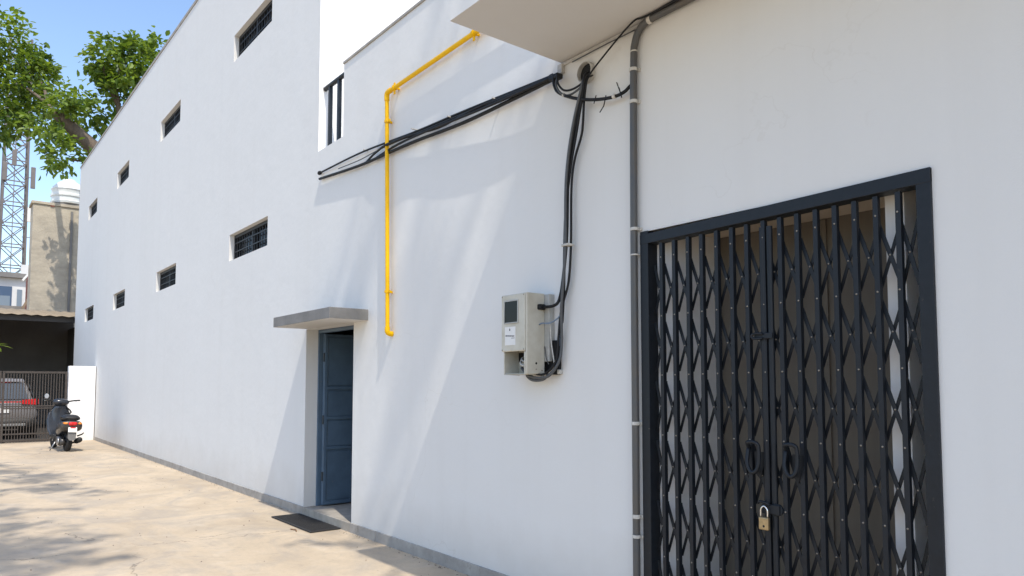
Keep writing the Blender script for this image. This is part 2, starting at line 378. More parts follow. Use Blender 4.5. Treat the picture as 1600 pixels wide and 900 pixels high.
MB().box(-25.82, XA - 0.003, 0.02, 0.7, 0, 7.55).build('corner_pier', 'concrete_trim', B)
# terrace railing
rl = MB().tube([(XC, 0.075, 4.775), (XP, 0.075, 4.775)], 0.027, 10).build('railing', 'gate_metal', B, smooth=True, auto=True)
for x in (-7.36, -7.13): MB().box(x - 0.019, x + 0.019, 0.056, 0.094, ZF, 4.76).build('railing_bar', 'gate_metal', rl)
# skirting tiles along the wall base
for a, b in ((XA, DOOR[0]), (DOOR[1], GX0 - 0.002), (GX1 + 0.002, XB)):
    x = b
    while x > a + 0.01:
        x2 = max(a, x - rnd.uniform(0.85, 1.25))
        if x2 - a < 0.3: x2 = a
        t = rnd.uniform(0.013, 0.017)
        MB().box(x2 + 0.0015, x - 0.0015, -t, 0.004, -0.02, 0.092 + rnd.uniform(-.002, .002)).build('skirting_tile', 'concrete_trim', B, bevel=0.002)
        x = x2
# windows
for a, b in WX:
    for z0, z1 in ((3.22, 3.602), (6.175, 6.575)):
        f = MB()
        f.box(a, b, 0.07, 0.12, z1 - 0.045, z1); f.box(a, b, 0.07, 0.12, z0, z0 + 0.02); f.box(a, a + 0.03, 0.07, 0.12, z0 + .02, z1 - .045); f.box(b - 0.03, b, 0.07, 0.12, z0 + .02, z1 - .045)
        f.box((a + b) / 2 - .012, (a + b) / 2 + .012, 0.075, 0.12, z0 + .02, z1 - .045)
        fo = f.build('window', 'window_steel', B)
        gr = MB(); n = 15
        for q in range(1, n):
            x = a + (b - a) * q / n; gr.box(x - 0.006, x + 0.006, 0.081, 0.093, z0 + .02, z1 - .045)
        for q in (0.36, 0.68):
            z = z0 + (z1 - z0) * q; gr.box(a + .03, b - .03, 0.072, 0.081, z - 0.007, z + 0.007)
        gr.build('window_grille', 'window_steel', fo)
        MB().box(a, b, 0.121, 0.128, z0, z1).build('pane', 'window_glass', fo)
# canopy over the door
k = MB(); x0, x1, y0, z0, z1 = -7.68, -6.25, -0.40, 2.062, 2.170
k.box(x0, x1, y0, 0.002, z0, z1); k.mi[0] = 1
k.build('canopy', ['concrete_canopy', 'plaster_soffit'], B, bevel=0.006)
# balcony slab with parapet
k = MB(); k.box(-3.485, XB, -0.908, 0.0, 3.617, 3.75); k.mi[0] = 1
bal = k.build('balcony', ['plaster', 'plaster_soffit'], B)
# door: threshold, frame, open leaf, room behind
MB().box(DOOR[0] + 0.001, DOOR[1] - 0.001, -0.012, 1.6, -0.01, 0.088).build('threshold', 'threshold', B, bevel=0.004)
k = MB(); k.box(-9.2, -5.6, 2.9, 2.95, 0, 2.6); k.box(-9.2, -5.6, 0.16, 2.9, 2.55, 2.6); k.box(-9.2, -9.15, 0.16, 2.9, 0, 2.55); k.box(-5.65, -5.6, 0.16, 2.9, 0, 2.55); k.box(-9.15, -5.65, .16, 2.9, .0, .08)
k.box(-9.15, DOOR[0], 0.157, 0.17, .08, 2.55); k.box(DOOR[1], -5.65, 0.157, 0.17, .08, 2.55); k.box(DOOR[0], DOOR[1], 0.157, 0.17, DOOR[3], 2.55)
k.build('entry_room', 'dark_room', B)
k = MB(); k.box(DOOR[0], DOOR[0] + 0.035, 0.14, 0.20, 0.089, 2.06); k.box(DOOR[1] - 0.035, DOOR[1], 0.14, 0.20, 0.089, 2.06); k.box(DOOR[0] + .035, DOOR[1] - .035, 0.14, 0.20, 2.025, 2.06)
k.build('door_frame', 'door_blue', B, bevel=0.003)
LX = -7.64
d = MB(); d.box(LX - 0.03, LX, 0.175, 1.12, 0.105, 2.015)
door = d.build('door', 'door_blue', B, bevel=0.002)
pz = [(0.145, 0.700), (0.745, 1.045), (1.075, 1.375), (1.425, 1.985)]
st = MB()
for z in (0.105, 0.715, 1.05, 1.385, 1.99): st.box(LX, LX + 0.018, 0.175, 1.12, z, z + (0.035 if z < 1.9 else 0.025))
for y in (0.175, 0.62, 1.085): st.box(LX, LX + 0.0185, y, y + 0.038, 0.14, 1.99)
st.build('door_rails', 'door_blue', door, bevel=0.004)
for z0, z1 in pz:
    for y0, y1 in ((0.22, 0.61), (0.665, 1.075)): MB().box(LX + 0.0005, LX + 0.008, y0, y1, z0 + .01, z1 - .01).build('door_panel', 'door_blue', door, bevel=0.003)
for z in (0.42, 1.05, 1.75): MB().tube([(LX + 0.008, 0.168, z - 0.05), (LX + 0.008, 0.168, z + 0.05)], 0.011, 8).build('hinge', 'door_edge', door, smooth=True, auto=True)
# recess behind the collapsible gate
RY = 0.46
MB().box(GX0 - 0.4, GX1 + 0.4, RY + 0.001, RY + 0.06, 0.0, GZ + 0.3).build('recess_back_panel', 'back_panel', B)
MB().box(GX0, GX1, -0.005, RY, -0.01, 0.02).build('recess_floor', 'threshold', B)
MB().box(-1.462, -1.378, 0.13, RY - 0.001, 0.021, GZ - 0.012).build('recess_post', 'plaster_end', B, bevel=0.003)
k = MB(); a = [(GX0 + .002, .075), (GX0 + .06, .072), (-2.675, .13), (-2.61, .30), (-2.575, .44), (-2.575, RY - .001), (GX0 + .002, RY - .001)]
k.rings([[(x, y, .021) for x, y in a], [(x, y, GZ - .012) for x, y in a]]); k.build('recess_light_splay', 'plaster_end', B)  # reveal splayed outward and whitened so it catches more light
MB().box(GX0 + .001, GX1 - .001, .072, RY - .0005, GZ - .011, GZ - .001).build('recess_ceiling', 'recess_bounce_tint', B)  # added board, warm light bounced off the ground put into its colour
for x in (-1.92,): MB().box(x - 0.012, x + 0.012, RY - 0.012, RY, 0.021, GZ - .013).build('panel_batten', 'back_panel', B)

# ------------------------------------------------------------------ collapsible steel gate
G = thing('collapsible_gate', 'black collapsible steel lattice gate, locked, in the doorway under the balcony', 'gate', (-2.0, 0.0, 0))
FW = 0.056
MB().box(GX0 - 0.004, GX0 + FW, -0.014, 0.07, 0.0, 2.345).build('frame_post', 'gate_metal', G, bevel=0.003)
MB().box(GX1 - FW, GX1 + 0.004, -0.014, 0.07, 0.0, 2.350).build('frame_post', 'gate_metal', G, bevel=0.003)
k = MB(); zl, zr = 2.268, 2.292
k.rings([[(GX0 - .004, -.0155, 2.326), (GX0 - .004, .07, 2.326), (GX0 - .004, .07, zl), (GX0 - .004, -.0155, zl)], [(GX1 + .004, -.0155, 2.356), (GX1 + .004, .07, 2.356), (GX1 + .004, .07, zr), (GX1 + .004, -.0155, zr)]])
k.build('frame_head', 'gate_metal', G, bevel=0.003)
MB().box(GX0 + FW, GX1 - FW, 0.0, 0.06, 0.0, 0.02).build('floor_track', 'gate_metal', G)
PX = [-2.657 + 0.0931 * i for i in range(15)]
PX2 = [GX0 + FW + 0.012] + PX + [GX1 - FW - 0.012]
pk = MB()
x = PX[0]
pk.box(x - 0.0112, x + 0.0112, 0.000, 0.004, 0.03, 2.262); pk.box(x - 0.0112, x - 0.0082, 0.004, 0.026, 0.03, 2.262); pk.box(x + 0.0082, x + 0.0112, 0.004, 0.026, 0.03, 2.262)
p0 = pk.build('picket', 'gate_metal', G)
ZC = [2.0 - 0.3385 * i for i in range(7)]
for i in range(1, 15):
    q = inst(p0, G, dx=PX[i] - PX[0] + rnd.uniform(-.0015, .0015), dz=0.0016 * i * 0.9); q.rotation_euler = (0, rnd.uniform(-.0011, .0011), 0)
bars = {}
def lattice(xa, xb, yc, zc, rise, m_):
    key = (round(xb - xa, 3), yc, rise, m_)
    if key not in bars:
        b = MB(); b.bar((-2.0 - (xb - xa) / 2, yc, rise / 2), (-2.0 + (xb - xa) / 2, yc, -rise / 2), 0.005, 0.0178 if m_ == 'gate_metal' else .0145, upv=(0.3, 0, 1))
        o = b.build('lattice_bar', m_, G); bars[key] = o
    else:
        o = bars[key].copy(); COL.objects.link(o); o.parent = G
    o.location = ((xa + xb) / 2 + 2.0 , 0, zc + rnd.uniform(-.003, .003))
rv = MB()
for i in range(len(PX2) - 1):
    xa, xb = PX2[i], PX2[i + 1]
    for z in ZC:
        rs = 0.285
        lattice(xa, xb, 0.0300, z + 0.0012 * i, rs, 'gate_metal'); lattice(xa, xb, 0.0365, z + 0.0012 * i, -rs, 'gate_metal_shaded')
        xm = (xa + xb) / 2; rv.lathe([(0.0045, 0.0), (0.0042, -0.0025), (0.002, -0.004)], (xm, 0.0275, z + 0.0012 * i), 'y', 6)
for i, x in enumerate(PX):
    for z in ZC + [ZC[-1] - 0.3]:
        rv.lathe([(0.0048, 0.0), (0.0044, -0.0025), (0.002, -0.0042)], (x, 0.0002, z + 0.178 + 0.0012 * i), 'y', 6)
props(rv.build('rivets', 'rivet', G), kind='stuff')
# meeting stiles, handles, lock
for x in (-2.012, -1.972):
    MB().tube([(x, 0.010, 0.03), (x, 0.010, 2.24)], 0.0155, 10).build('meeting_stile', 'gate_metal', G, smooth=True, auto=True)
for hx, zt in ((-2.066, 1.163), (-1.862, 1.163)):
    w_ = 0.066
    pts = smooth_pts([(hx - w_ / 2, -0.012, zt - .03), (hx - w_ / 2 + 0.008, -0.036, zt - 0.006), (hx, -0.04, zt), (hx + w_ / 2 - 0.008, -0.036, zt - 0.006), (hx + w_ / 2, -0.030, zt - .03), (hx + w_ / 2, -0.030, zt - 0.10), (hx + w_ / 2 - .012, -0.034, zt - 0.14), (hx, -0.036, zt - 0.152), (hx - w_ / 2 + .012, -0.034, zt - 0.135), (hx - w_ / 2, -0.030, zt - 0.10), (hx - w_ / 2, -0.012, zt - .03)], 4)
    ho = MB().tube(pts, 0.0105, 8).build('handle', 'gate_metal', G, smooth=True)
    hp = MB(); a = [(hx - .008, zt - .05), (hx + .05, zt - .05), (hx + .05, zt - .10), (hx + .022, zt - .185), (hx - .002, zt - .16)]
    hp.rings([[(p, -0.003, q) for p, q in a], [(p, 0.003, q) for p, q in a]]); hp.build('handle_plate', 'gate_metal_shaded', ho)
lk = MB(); lk.box(-2.055, -1.955, -0.014, -0.004, 1.675, 1.705)
lo = lk.build('top_latch', 'gate_metal', G, bevel=0.003)
MB().tube(smooth_pts([(-2.005, -0.02, 1.700), (-2.045, -0.026, 1.702), (-2.062, -0.026, 1.690), (-2.045, -0.026, 1.676), (-2.005, -0.02, 1.678)], 4), 0.006, 8).build('latch_loop', 'gate_metal', lo, smooth=True)
hs = MB(); hs.lathe([(0.030, 0.0), (0.030, 0.014), (0.02, 0.02)], (-1.952, -0.010, 0.838), 'y', 20); hs.box(-2.03, -1.935, -0.018, -0.006, 0.815, 0.862)
ho = hs.build('hasp', 'gate_metal', G, bevel=0.003)
MB().tube(smooth_pts([(-2.045, -0.022, 0.862), (-2.03, -0.03, 0.873), (-2.0, -0.03, 0.87), (-1.985, -0.022, 0.858)], 4), 0.006, 8).build('hasp_loop', 'gate_metal', ho, smooth=True)
P = thing('padlock', 'small brass padlock with steel shackle hanging from the black gate', 'padlock', (-2.008, -0.03, 0.735))
MB().box(-2.034, -1.981, -0.043, -0.021, 0.738, 0.800).build('lock_body', 'padlock_brass', P, bevel=0.006, seg=3)
MB().tube(smooth_pts([(-2.026, -0.032, 0.800), (-2.026, -0.032, 0.828), (-2.022, -0.032, 0.842), (-2.0075, -0.032, 0.853), (-1.993, -0.032, 0.842), (-1.989, -0.032, 0.828), (-1.989, -0.032, 0.800)], 4), 0.0042, 8).build('shackle', 'chrome', P, smooth=True)
MB().lathe([(0.006, 0), (0.005, -0.0015)], (-2.005, -0.043, 0.757), 'y', 10).build('keyhole', 'hole_dark', P)

# ------------------------------------------------------------------ conduit, cables, pipe
C = thing('conduit_pipe', 'dark grey plastic conduit running up the wall left of the black gate', 'conduit', (-2.83, -0.03, 0))
cp = smooth_pts([(-2.838, -0.03, 0.0), (-2.834, -0.03, 1.2), (-2.832, -0.03, 2.2), (-2.826, -0.03, 3.0), (-2.818, -0.03, 3.40), (-2.808, -0.03, 3.49), (-2.775, -0.03, 3.555), (-2.715, -0.03, 3.584), (-2.6, -0.03, 3.589)] + [(-2.3 + .4 * i, -0.03, 3.589) for i in range(17)], 7)
MB().tube(cp, 0.0215, 12).build('pipe', 'conduit_pvc', C, smooth=True, auto=True)
for z, wd in ((3.331, .02), (3.134, .02), (2.365, .018), (2.211, .008), (1.221, .02), (0.686, .022), (0.572, .018)):
    k = MB(); k.lathe([(0.0250, -wd / 2), (0.0262, 0), (0.0250, wd / 2)], (-2.838 + .0053 * z if z < 3 else -2.8225, -0.03, z), 'z', 14); k.box(-2.812, -2.79, -0.012, 0.0, z - wd / 2, z + wd / 2)
    k.build('saddle_clip', 'clip_white', C, smooth=True, auto=True)
k = MB(); k.lathe([(0.0235, -.012), (0.0245, 0), (0.0235, .012)], (-2.69, -0.03, 3.587), 'x', 14); k.build('saddle_clip', 'clip_white', C, smooth=True, auto=True)
k = MB(); k.lathe([(0.0232, -.004), (0.0236, 0), (0.0232, .004)], (-2.815, -0.03, 3.44), 'z', 14); k.build('saddle_clip', 'clip_white', C, smooth=True, auto=True)

def cable(parent, pts, r, m_='cable_black', n=7, nm='cable'): return MB().tube(smooth_pts(pts, 6), r * .86, n).build(nm, m_, parent, smooth=True)
H = thing('cable_bundle', 'bundle of black cables strung along the wall, crossing the yellow pipe', 'cable', (-5.5, -0.03, 3.6))
cable(H, [(-7.36, -.02, 3.768), (-7.28, -.03, 3.762), (-6.45, -.03, 3.742), (-5.80, -.035, 3.693), (-5.3, -.04, 3.650), (-4.6, -.055, 3.602), (-3.96, -.06, 3.556), (-3.52, -.055, 3.528)], 0.011)
cable(H, [(-7.38, -.028, 3.700), (-6.44, -.03, 3.618), (-5.8, -.036, 3.590), (-5.3, -.04, 3.566), (-4.6, -.04, 3.520), (-3.96, -.05, 3.505), (-3.50, -.05, 3.506)], 0.017)
cable(H, [(-6.30, -.022, 3.615), (-6.05, -.055, 3.640), (-5.75, -.07, 3.655), (-5.3, -.062, 3.617), (-4.6, -.07, 3.572), (-3.96, -.075, 3.530), (-3.50, -.06, 3.518)], 0.012)
cable(H, [(-6.1, -.02, 3.612), (-5.6, -.06, 3.608), (-5.1, -.07, 3.585), (-4.5, -.08, 3.542), (-3.96, -.08, 3.514), (-3.50, -.07, 3.508)], 0.012)
cable(H, [(-5.95, -.05, 3.66), (-5.45, -.08, 3.628), (-4.95, -.05, 3.575), (-4.4, -.085, 3.555), (-3.9, -.06, 3.545), (-3.50, -.06, 3.524)], 0.010)
cable(H, [(-6.9, -.03, 3.70), (-6.4, -.04, 3.665), (-6.0, -.055, 3.655), (-5.6, -.055, 3.64), (-5.0, -.035, 3.612), (-4.4, -.045, 3.575), (-3.6, -.05, 3.535)], 0.006, 'cable_grey')
MB().lathe([(.02, -.02), (.024, 0), (.02, .02)], (-7.375, -.03, 3.765), 'x', 8).build('cable_end_cap', 'cable_black', H)
for x, z in ((-4.75, 3.60), (-5.32, 3.66), (-4.15, 3.56), (-6.3, 3.735)):
    MB().box(x - .006, x + .006, -.09 if x > -6 else -.05, 0.0, z + .004, z + .012).build('cable_clip', 'clip_white', H)

D = thing('cable_drop', 'four black cables hanging from the wall sleeve down to the meter box', 'cable', (-3.35, -0.05, 2.7))
cable(D, [(-3.215, 0.03, 3.47), (-3.205, -.05, 3.43), (-3.212, -.068, 3.36), (-3.272, -.06, 3.20), (-3.345, -.055, 2.98), (-3.378, -.05, 2.76), (-3.392, -.05, 2.40), (-3.43, -.05, 2.13), (-3.462, -.055, 2.00), (-3.50, -.07, 1.965), (-3.59, -.08, 1.962)], 0.0125)
cable(D, [(-3.225, 0.03, 3.45), (-3.215, -.055, 3.40), (-3.228, -.075, 3.32), (-3.300, -.07, 3.14), (-3.352, -.07, 2.93), (-3.376, -.072, 2.70), (-3.385, -.068, 2.36), (-3.405, -.065, 2.15), (-3.435, -.06, 1.95), (-3.45, -.045, 1.80), (-3.455, -.04, 1.72), (-3.47, -.05, 1.60), (-3.55, -.08, 1.50), (-3.68, -.12, 1.50), (-3.76, -.13, 1.56)], 0.0115, 'cable_grey')
cable(D, [(-3.20, 0.03, 3.45), (-3.19, -.05, 3.40), (-3.215, -.055, 3.28), (-3.24, -.045, 3.12), (-3.262, -.04, 3.04), (-3.325, -.04, 2.90), (-3.355, -.04, 2.72), (-3.362, -.04, 2.36), (-3.385, -.04, 2.12), (-3.43, -.045, 1.99), (-3.455, -.05, 1.90), (-3.47, -.055, 1.75), (-3.49, -.06, 1.60), (-3.58, -.09, 1.515), (-3.70, -.13, 1.53)], 0.0095)
cable(D, [(-3.21, 0.03, 3.46), (-3.20, -.06, 3.41), (-3.225, -.066, 3.28), (-3.30, -.05, 3.06), (-3.36, -.045, 2.85), (-3.388, -.06, 2.58), (-3.402, -.06, 2.36), (-3.425, -.045, 2.10), (-3.44, -.04, 1.96), (-3.455, -.035, 1.85)], 0.011)
cable(D, [(-3.455, -.03, 1.86), (-3.475, -.03, 1.78), (-3.48, -.03, 1.70)], 0.006, 'cable_blue')
MB().box(-3.41, -3.345, -.085, -.028, 2.343, 2.358).build('cable_tie', 'clip_white', D, bevel=.003)

Lp = thing('cable_loop', 'black cable sagging in a loop from the balcony corner to the conduit', 'cable', (-3.1, -0.05, 3.2))
cable(Lp, [(-3.56, -.055, 3.53), (-3.49, -.075, 3.515), (-3.475, -.08, 3.44), (-3.43, -.08, 3.375), (-3.30, -.07, 3.300), (-3.14, -.06, 3.240), (-2.98, -.055, 3.205), (-2.89, -.045, 3.21), (-2.84, -.035, 3.24)], 0.0125)
cable(Lp, [(-3.50, -.06, 3.52), (-3.44, -.085, 3.49), (-3.425, -.09, 3.43), (-3.37, -.09, 3.370), (-3.30, -.08, 3.355), (-3.22, -.07, 3.372), (-3.185, -.05, 3.42), (-3.19, .02, 3.46)], 0.0085)
cable(Lp, [(-3.46, -.06, 3.50), (-3.44, -.095, 3.43), (-3.40, -.09, 3.36), (-3.34, -.07, 3.332), (-3.25, -.06, 3.352), (-3.19, -.05, 3.40)], 0.0085, 'cable_grey')
k = MB(); k.box(-3.53, -3.44, -.085, -.03, 3.485, 3.52); k.build('junction_sleeve', 'cable_black', Lp, bevel=.008)
for p, q in (((-3.02, -.06, 3.23), (-3.03, -.07, 3.165)), ((-3.10, -.065, 3.255), (-3.115, -.07, 3.205)), ((-2.915, -.055, 3.245), (-2.89, -.06, 3.175)), ((-2.905, -.05, 3.20), (-2.935, -.055, 3.285)), ((-3.03, -.07, 3.165), (-3.06, -.075, 3.13))):
    MB().tube([p, q], 0.0035, 5).build('tie_end', 'cable_black', Lp)
MB().lathe([(.0145, -.01), (.0155, 0), (.0145, .01)], (-2.955, -.0555, 3.204), 'x', 10).build('cable_tie', 'clip_white', Lp)
MB().lathe([(.013, -.006), (.014, 0), (.013, .006)], (-3.385, -.078, 3.345), 'x', 10).build('cable_tie', 'clip_white', Lp)

T = thing('thin_cable', 'thin black cable stretched from the wall sleeve up to the balcony soffit', 'cable', (-2.9, -.06, 3.5))
cable(T, [(-3.19, .02, 3.45), (-3.165, -.06, 3.40), (-3.10, -.065, 3.445), (-2.815, -.062, 3.598), (-2.70, -.055, 3.603)] + [(-2.4 + .4 * i, -.05, 3.603) for i in range(17)], 0.0065)
cable(T, [(-2.74, -.02, 3.604), (-2.62, -.05, 3.604), (-2.4, -.066, 3.604)] + [(-2.2 + .4 * i, -.07, 3.604) for i in range(16)], 0.008)
K = thing('cable_trunking', 'thin off-white plastic strip where the balcony soffit meets the wall', 'trunking', (-3.1, -.01, 3.6))
MB().box(-3.47, -2.3, -.016, -.001, 3.588, 3.606).build('strip', 'pvc_white', K, bevel=.002)
MB().tube(smooth_pts([(-3.36, -.02, 3.575), (-3.1, -.021, 3.579), (-2.8, -.02, 3.577)], 4), .004, 6).build('wire', 'cable_grey', K, smooth=True)
MB().box(-3.50, -3.455, -.03, -.001, 3.535, 3.60).build('end_block', 'pvc_white', K, bevel=.004)
W = thing('wall_sleeve', 'round off-white plastic sleeve in the wall with black cables passing through', 'pipe sleeve', (-3.24, 0, 3.465))
k = MB(); c = (-3.238, 0, 3.462)
k.lathe([(0.070, 0.001), (0.068, -0.034), (0.062, -0.036), (0.060, -0.003)], c, 'y', 24, caps=False); k.build('sleeve', 'pvc_white', W, smooth=True, auto=True)
MB().lathe([(0.061, -0.002), (0.061, -0.006)], c, 'y', 24).build('opening', 'hole_dark', W)

Y = thing('gas_pipe', 'bright yellow painted pipe bent down the white wall above the doorway', 'pipe', (-5.8, -.05, 1.92))
yp = [(-5.775, -.05, 1.925), (-5.808, -.05, 3.217), (-5.832, -.05, 4.115)]
MB().tube(yp, 0.0195, 14).build('pipe', 'yellow_paint', Y, smooth=True, auto=True)
MB().tube([(-5.79, -.05, 4.160), (-4.43, -.05, 4.186), (-3.49, -.05, 4.203)], 0.0195, 14).build('pipe', 'yellow_paint', Y, smooth=True, auto=True)
MB().tube(smooth_pts([(-5.8315, -.05, 4.085), (-5.834, -.05, 4.13), (-5.826, -.05, 4.152), (-5.80, -.05, 4.161), (-5.755, -.05, 4.162)], 5), 0.0245, 14).build('elbow', 'yellow_paint', Y, smooth=True, auto=True)
MB().tube(smooth_pts([(-5.7755, -.05, 1.965), (-5.775, -.05, 1.925), (-5.772, -.03, 1.908), (-5.77, -.001, 1.905)], 5), 0.0245, 14).build('elbow', 'yellow_paint', Y, smooth=True, auto=True)
for x, z in ((-5.823, 3.885), (-5.786, 2.29)):
    k = MB(); k.lathe([(.026, -.012), (.028, 0), (.026, .012)], (x, -.05, z), 'z', 14); k.box(x - .008, x + .008, -.03, 0, z - .01, z + .01); k.box(x + .02, x + .055, -.055, -.045, z - .01, z + .01)
    k.build('pipe_clamp', 'yellow_paint', Y, smooth=True, auto=True)
for x, z in ((-5.69, 4.163), (-4.44, 4.186)):
    k = MB(); k.lathe([(.026, -.012), (.028, 0), (.026, .012)], (x, -.05, z), 'x', 14); k.box(x - .01, x + .01, -.03, 0, z - .008, z + .008); k.box(x - .01, x + .01, -.056, -.044, z - .06, z - .022); k.box(x - .01, x + .01, -.056, -.044, z + .022, z + .045)
    k.build('pipe_clamp', 'yellow_paint', Y, smooth=True, auto=True)

# ------------------------------------------------------------------ electricity meter
E = thing('meter_box', 'beige electricity meter box with dark window and hanging wires on the white wall', 'meter box', (-3.7, 0, 1.5))
k = MB(); k.box(-3.83, -3.568, -.05, -.001, 1.60, 2.052); k.build('back_plate', 'meter_plate', E, bevel=.004)
MB().box(-3.80, -3.50, -.022, -.001, 1.512, 1.74).build('lower_board', 'cable_black', E, bevel=.003)
MB().box(-3.515, -3.488, -.028, -.001, 1.515, 1.545).build('board_foot', 'clip_white', E, bevel=.003)
k = MB()                                             # shell: sides, back, top, bottom of the housing
k.box(-3.880, -3.870, -.190, -.05, 1.512, 2.050); k.box(-3.870, -3.614, -.06, -.05, 1.512, 2.050); k.box(-3.870, -3.627, -.19, -.06, 2.040, 2.050); k.box(-3.870, -3.627, -.19, -.06, 1.512, 1.520)
k.build('housing', 'meter_shell', E, bevel=.003)
MB().box(-3.627, -3.612, -.205, -.05, 1.516, 2.057).build('side_cover', 'meter_shell', E, bevel=.006, seg=3)
MB().box(-3.645, -3.6275, -.204, -.19, 1.516, 1.665).build('cover_lip', 'meter_shell', E, bevel=.003)
k = MB(); k.box(-3.884, -3.630, -.208, -.191, 1.668, 2.056); dr = k.build('front_door', 'meter_shell', E, bevel=.008, seg=3)
k = MB(); wx0, wx1, wz0, wz1 = -3.842, -3.704, 1.866, 2.008
k.box(wx0 - .008, wx0, -.2125, -.2075, wz0 - .008, wz1 + .008); k.box(wx1, wx1 + .008, -.2125, -.2075, wz0 - .008, wz1 + .008); k.box(wx0, wx1, -.2125, -.2075, wz1, wz1 + .008); k.box(wx0, wx1, -.2125, -.2075, wz0 - .008, wz0)
k.build('window_frame', 'meter_plate', dr, bevel=.001)
MB().box(wx0, wx1, -.2100, -.2075, wz0, wz1).build('window', 'meter_glass', dr)
MB().box(-3.842, -3.728, -.2092, -.2078, 1.712, 1.836).build('sticker', 'paper', dr)
k = MB()                                              # illegible print on the sticker
k.lathe([(.007, 0), (.006, -.0004)], (-3.789, -.2093, 1.815), 'y', 10); k.box(-3.790, -3.788, -.2097, -.2093, 1.815, 1.83)
x = -3.834
for wd in (.012, .006, .009, .004, .010, .007, .005, .011, .006):
    z = 1.778 - (x + 3.834) * .06; k.box(x, x + wd, -.2097, -.2093, z - .004 - wd * .2, z + .003); x += wd + .003
k.box(-3.772, -3.735, -.2097, -.2093, 1.757, 1.760)
props(k.build('print', 'ink', dr), kind='stuff')
for x, z in ((-3.872, 2.044), (-3.642, 2.044), (-3.872, 1.680), (-3.642, 1.680)): MB().lathe([(.005, 0), (.004, -.003)], (x, -.208, z), 'y', 8).build('screw', 'rivet', dr)
MB().lathe([(.009, 0), (.008, .012)], (-3.892, -.15, 1.765), 'x', 8).build('side_knob', 'cable_black', E)
k = MB(); k.lathe([(.008, 0), (.008, .001)], (-3.612, -.125, 1.587), 'x', 10); k.build('cover_hole', 'hole_dark', E)
for y, z in ((-.075, 1.54), (-.125, 1.548)): MB().lathe([(.005, 0), (.004, .003)], (-3.612, y, z), 'x', 8).build('cover_screw', 'rivet', E)
MB().box(-3.74, -3.628, -.10, -.061, 1.521, 1.664).build('terminal_block', 'cable_black', E, bevel=.004)
MB().box(-3.868, -3.629, -.066, -.0605, 1.600, 1.664).build('compartment_back', 'cable_black', E)
cable(E, [(-3.80, -.07, 1.64), (-3.77, -.13, 1.60), (-3.72, -.15, 1.575), (-3.66, -.12, 1.58), (-3.64, -.08, 1.62)], .008, 'clip_white', nm='wire')
cable(E, [(-3.76, -.07, 1.655), (-3.745, -.14, 1.62), (-3.70, -.15, 1.60), (-3.65, -.11, 1.60)], .007, 'meter_plate', nm='wire')
cable(E, [(-3.74, -.10, 1.53), (-3.72, -.11, 1.50), (-3.66, -.11, 1.475), (-3.58, -.08, 1.485), (-3.53, -.05, 1.56)], .011, 'cable_grey', nm='wire')
cable(E, [(-3.70, -.10, 1.53), (-3.67, -.10, 1.495), (-3.62, -.09, 1.49), (-3.58, -.07, 1.52)], .008, 'clip_white', nm='wire')
cable(E, [(-3.565, -.045, 1.85), (-3.55, -.055, 1.83), (-3.54, -.055, 1.72), (-3.52, -.06, 1.65), (-3.515, -.055, 1.57), (-3.55, -.07, 1.52)], .005, 'clip_white', nm='wire')
cable(E, [(-3.61, -.10, 1.845), (-3.58, -.10, 1.852), (-3.53, -.075, 1.852), (-3.48, -.06, 1.875), (-3.45, -.055, 1.90)], .006, 'cable_blue', nm='wire')
cable(E, [(-3.60, -.06, 1.70), (-3.585, -.06, 1.62), (-3.56, -.06, 1.58)], .004, 'cable_grey', nm='wire')
MB().box(-3.66, -3.585, -.115, -.06, 1.945, 1.982).build('cable_gland', 'cable_black', E, bevel=.008)

# ------------------------------------------------------------------ doormat and litter
k = MB(); q = [(-7.80, -.335), (-6.75, -.335), (-6.745, -.015 - .004), (-7.79, -.02)]
a = thing('doormat', 'worn black ribbed rubber doormat lying before the blue door', 'doormat', (-7.27, -.17, 0))
k.rings([[(x, y, .002) for x, y in q], [(x, y, .016) for x, y in q]]); k.build('base', 'rubber_mat', a, bevel=.004)
k = MB()
for i in range(40):
    t = (i + .5) / 40; k.box(-7.77 + t * 1.0 - .008, -7.77 + t * 1.0 + .003, -.31, -.045, .0162, .0195)
props(k.build('ribs', 'rubber_mat', a), kind='stuff')
st = thing('dry_twig', 'short brown dry twig lying on the concrete beside the doormat', 'twig', (-6.94, -.41, 0))
MB().tube(smooth_pts([(-7.03, -.42, .008), (-6.96, -.40, .012), (-6.90, -.415, .008)], 3), .006, 6).build('stem', 'dry_brown', st, smooth=True)

k = MB(); rg = random.Random(5)
def pebble(x, y, r):
    a0 = rg.uniform(0, 6.28); n_ = 5
    k.rings([[(x + math.cos(a0 + 6.2832 * j / n_) * r * f * rg.uniform(.7, 1.2), y + math.sin(a0 + 6.2832 * j / n_) * r * f * rg.uniform(.7, 1.2), h) for j in range(n_)] for f, h in ((1.0, .0), (.95, r * .45), (.4, r * .8))])
for i in range(520):
    x = -1.5 - 16 * rg.random() ** 1.5; near = rg.random() < .72
    pebble(x, -.018 - abs(rg.gauss(0, .035)) if near else -rg.uniform(.05, 2.9), rg.uniform(.002, .006) if near else rg.uniform(.002, .0075))
props(k.build('grit', 'grit'), 'loose sandy grit strewn on the concrete along the wall base', 'grit', kind='stuff')
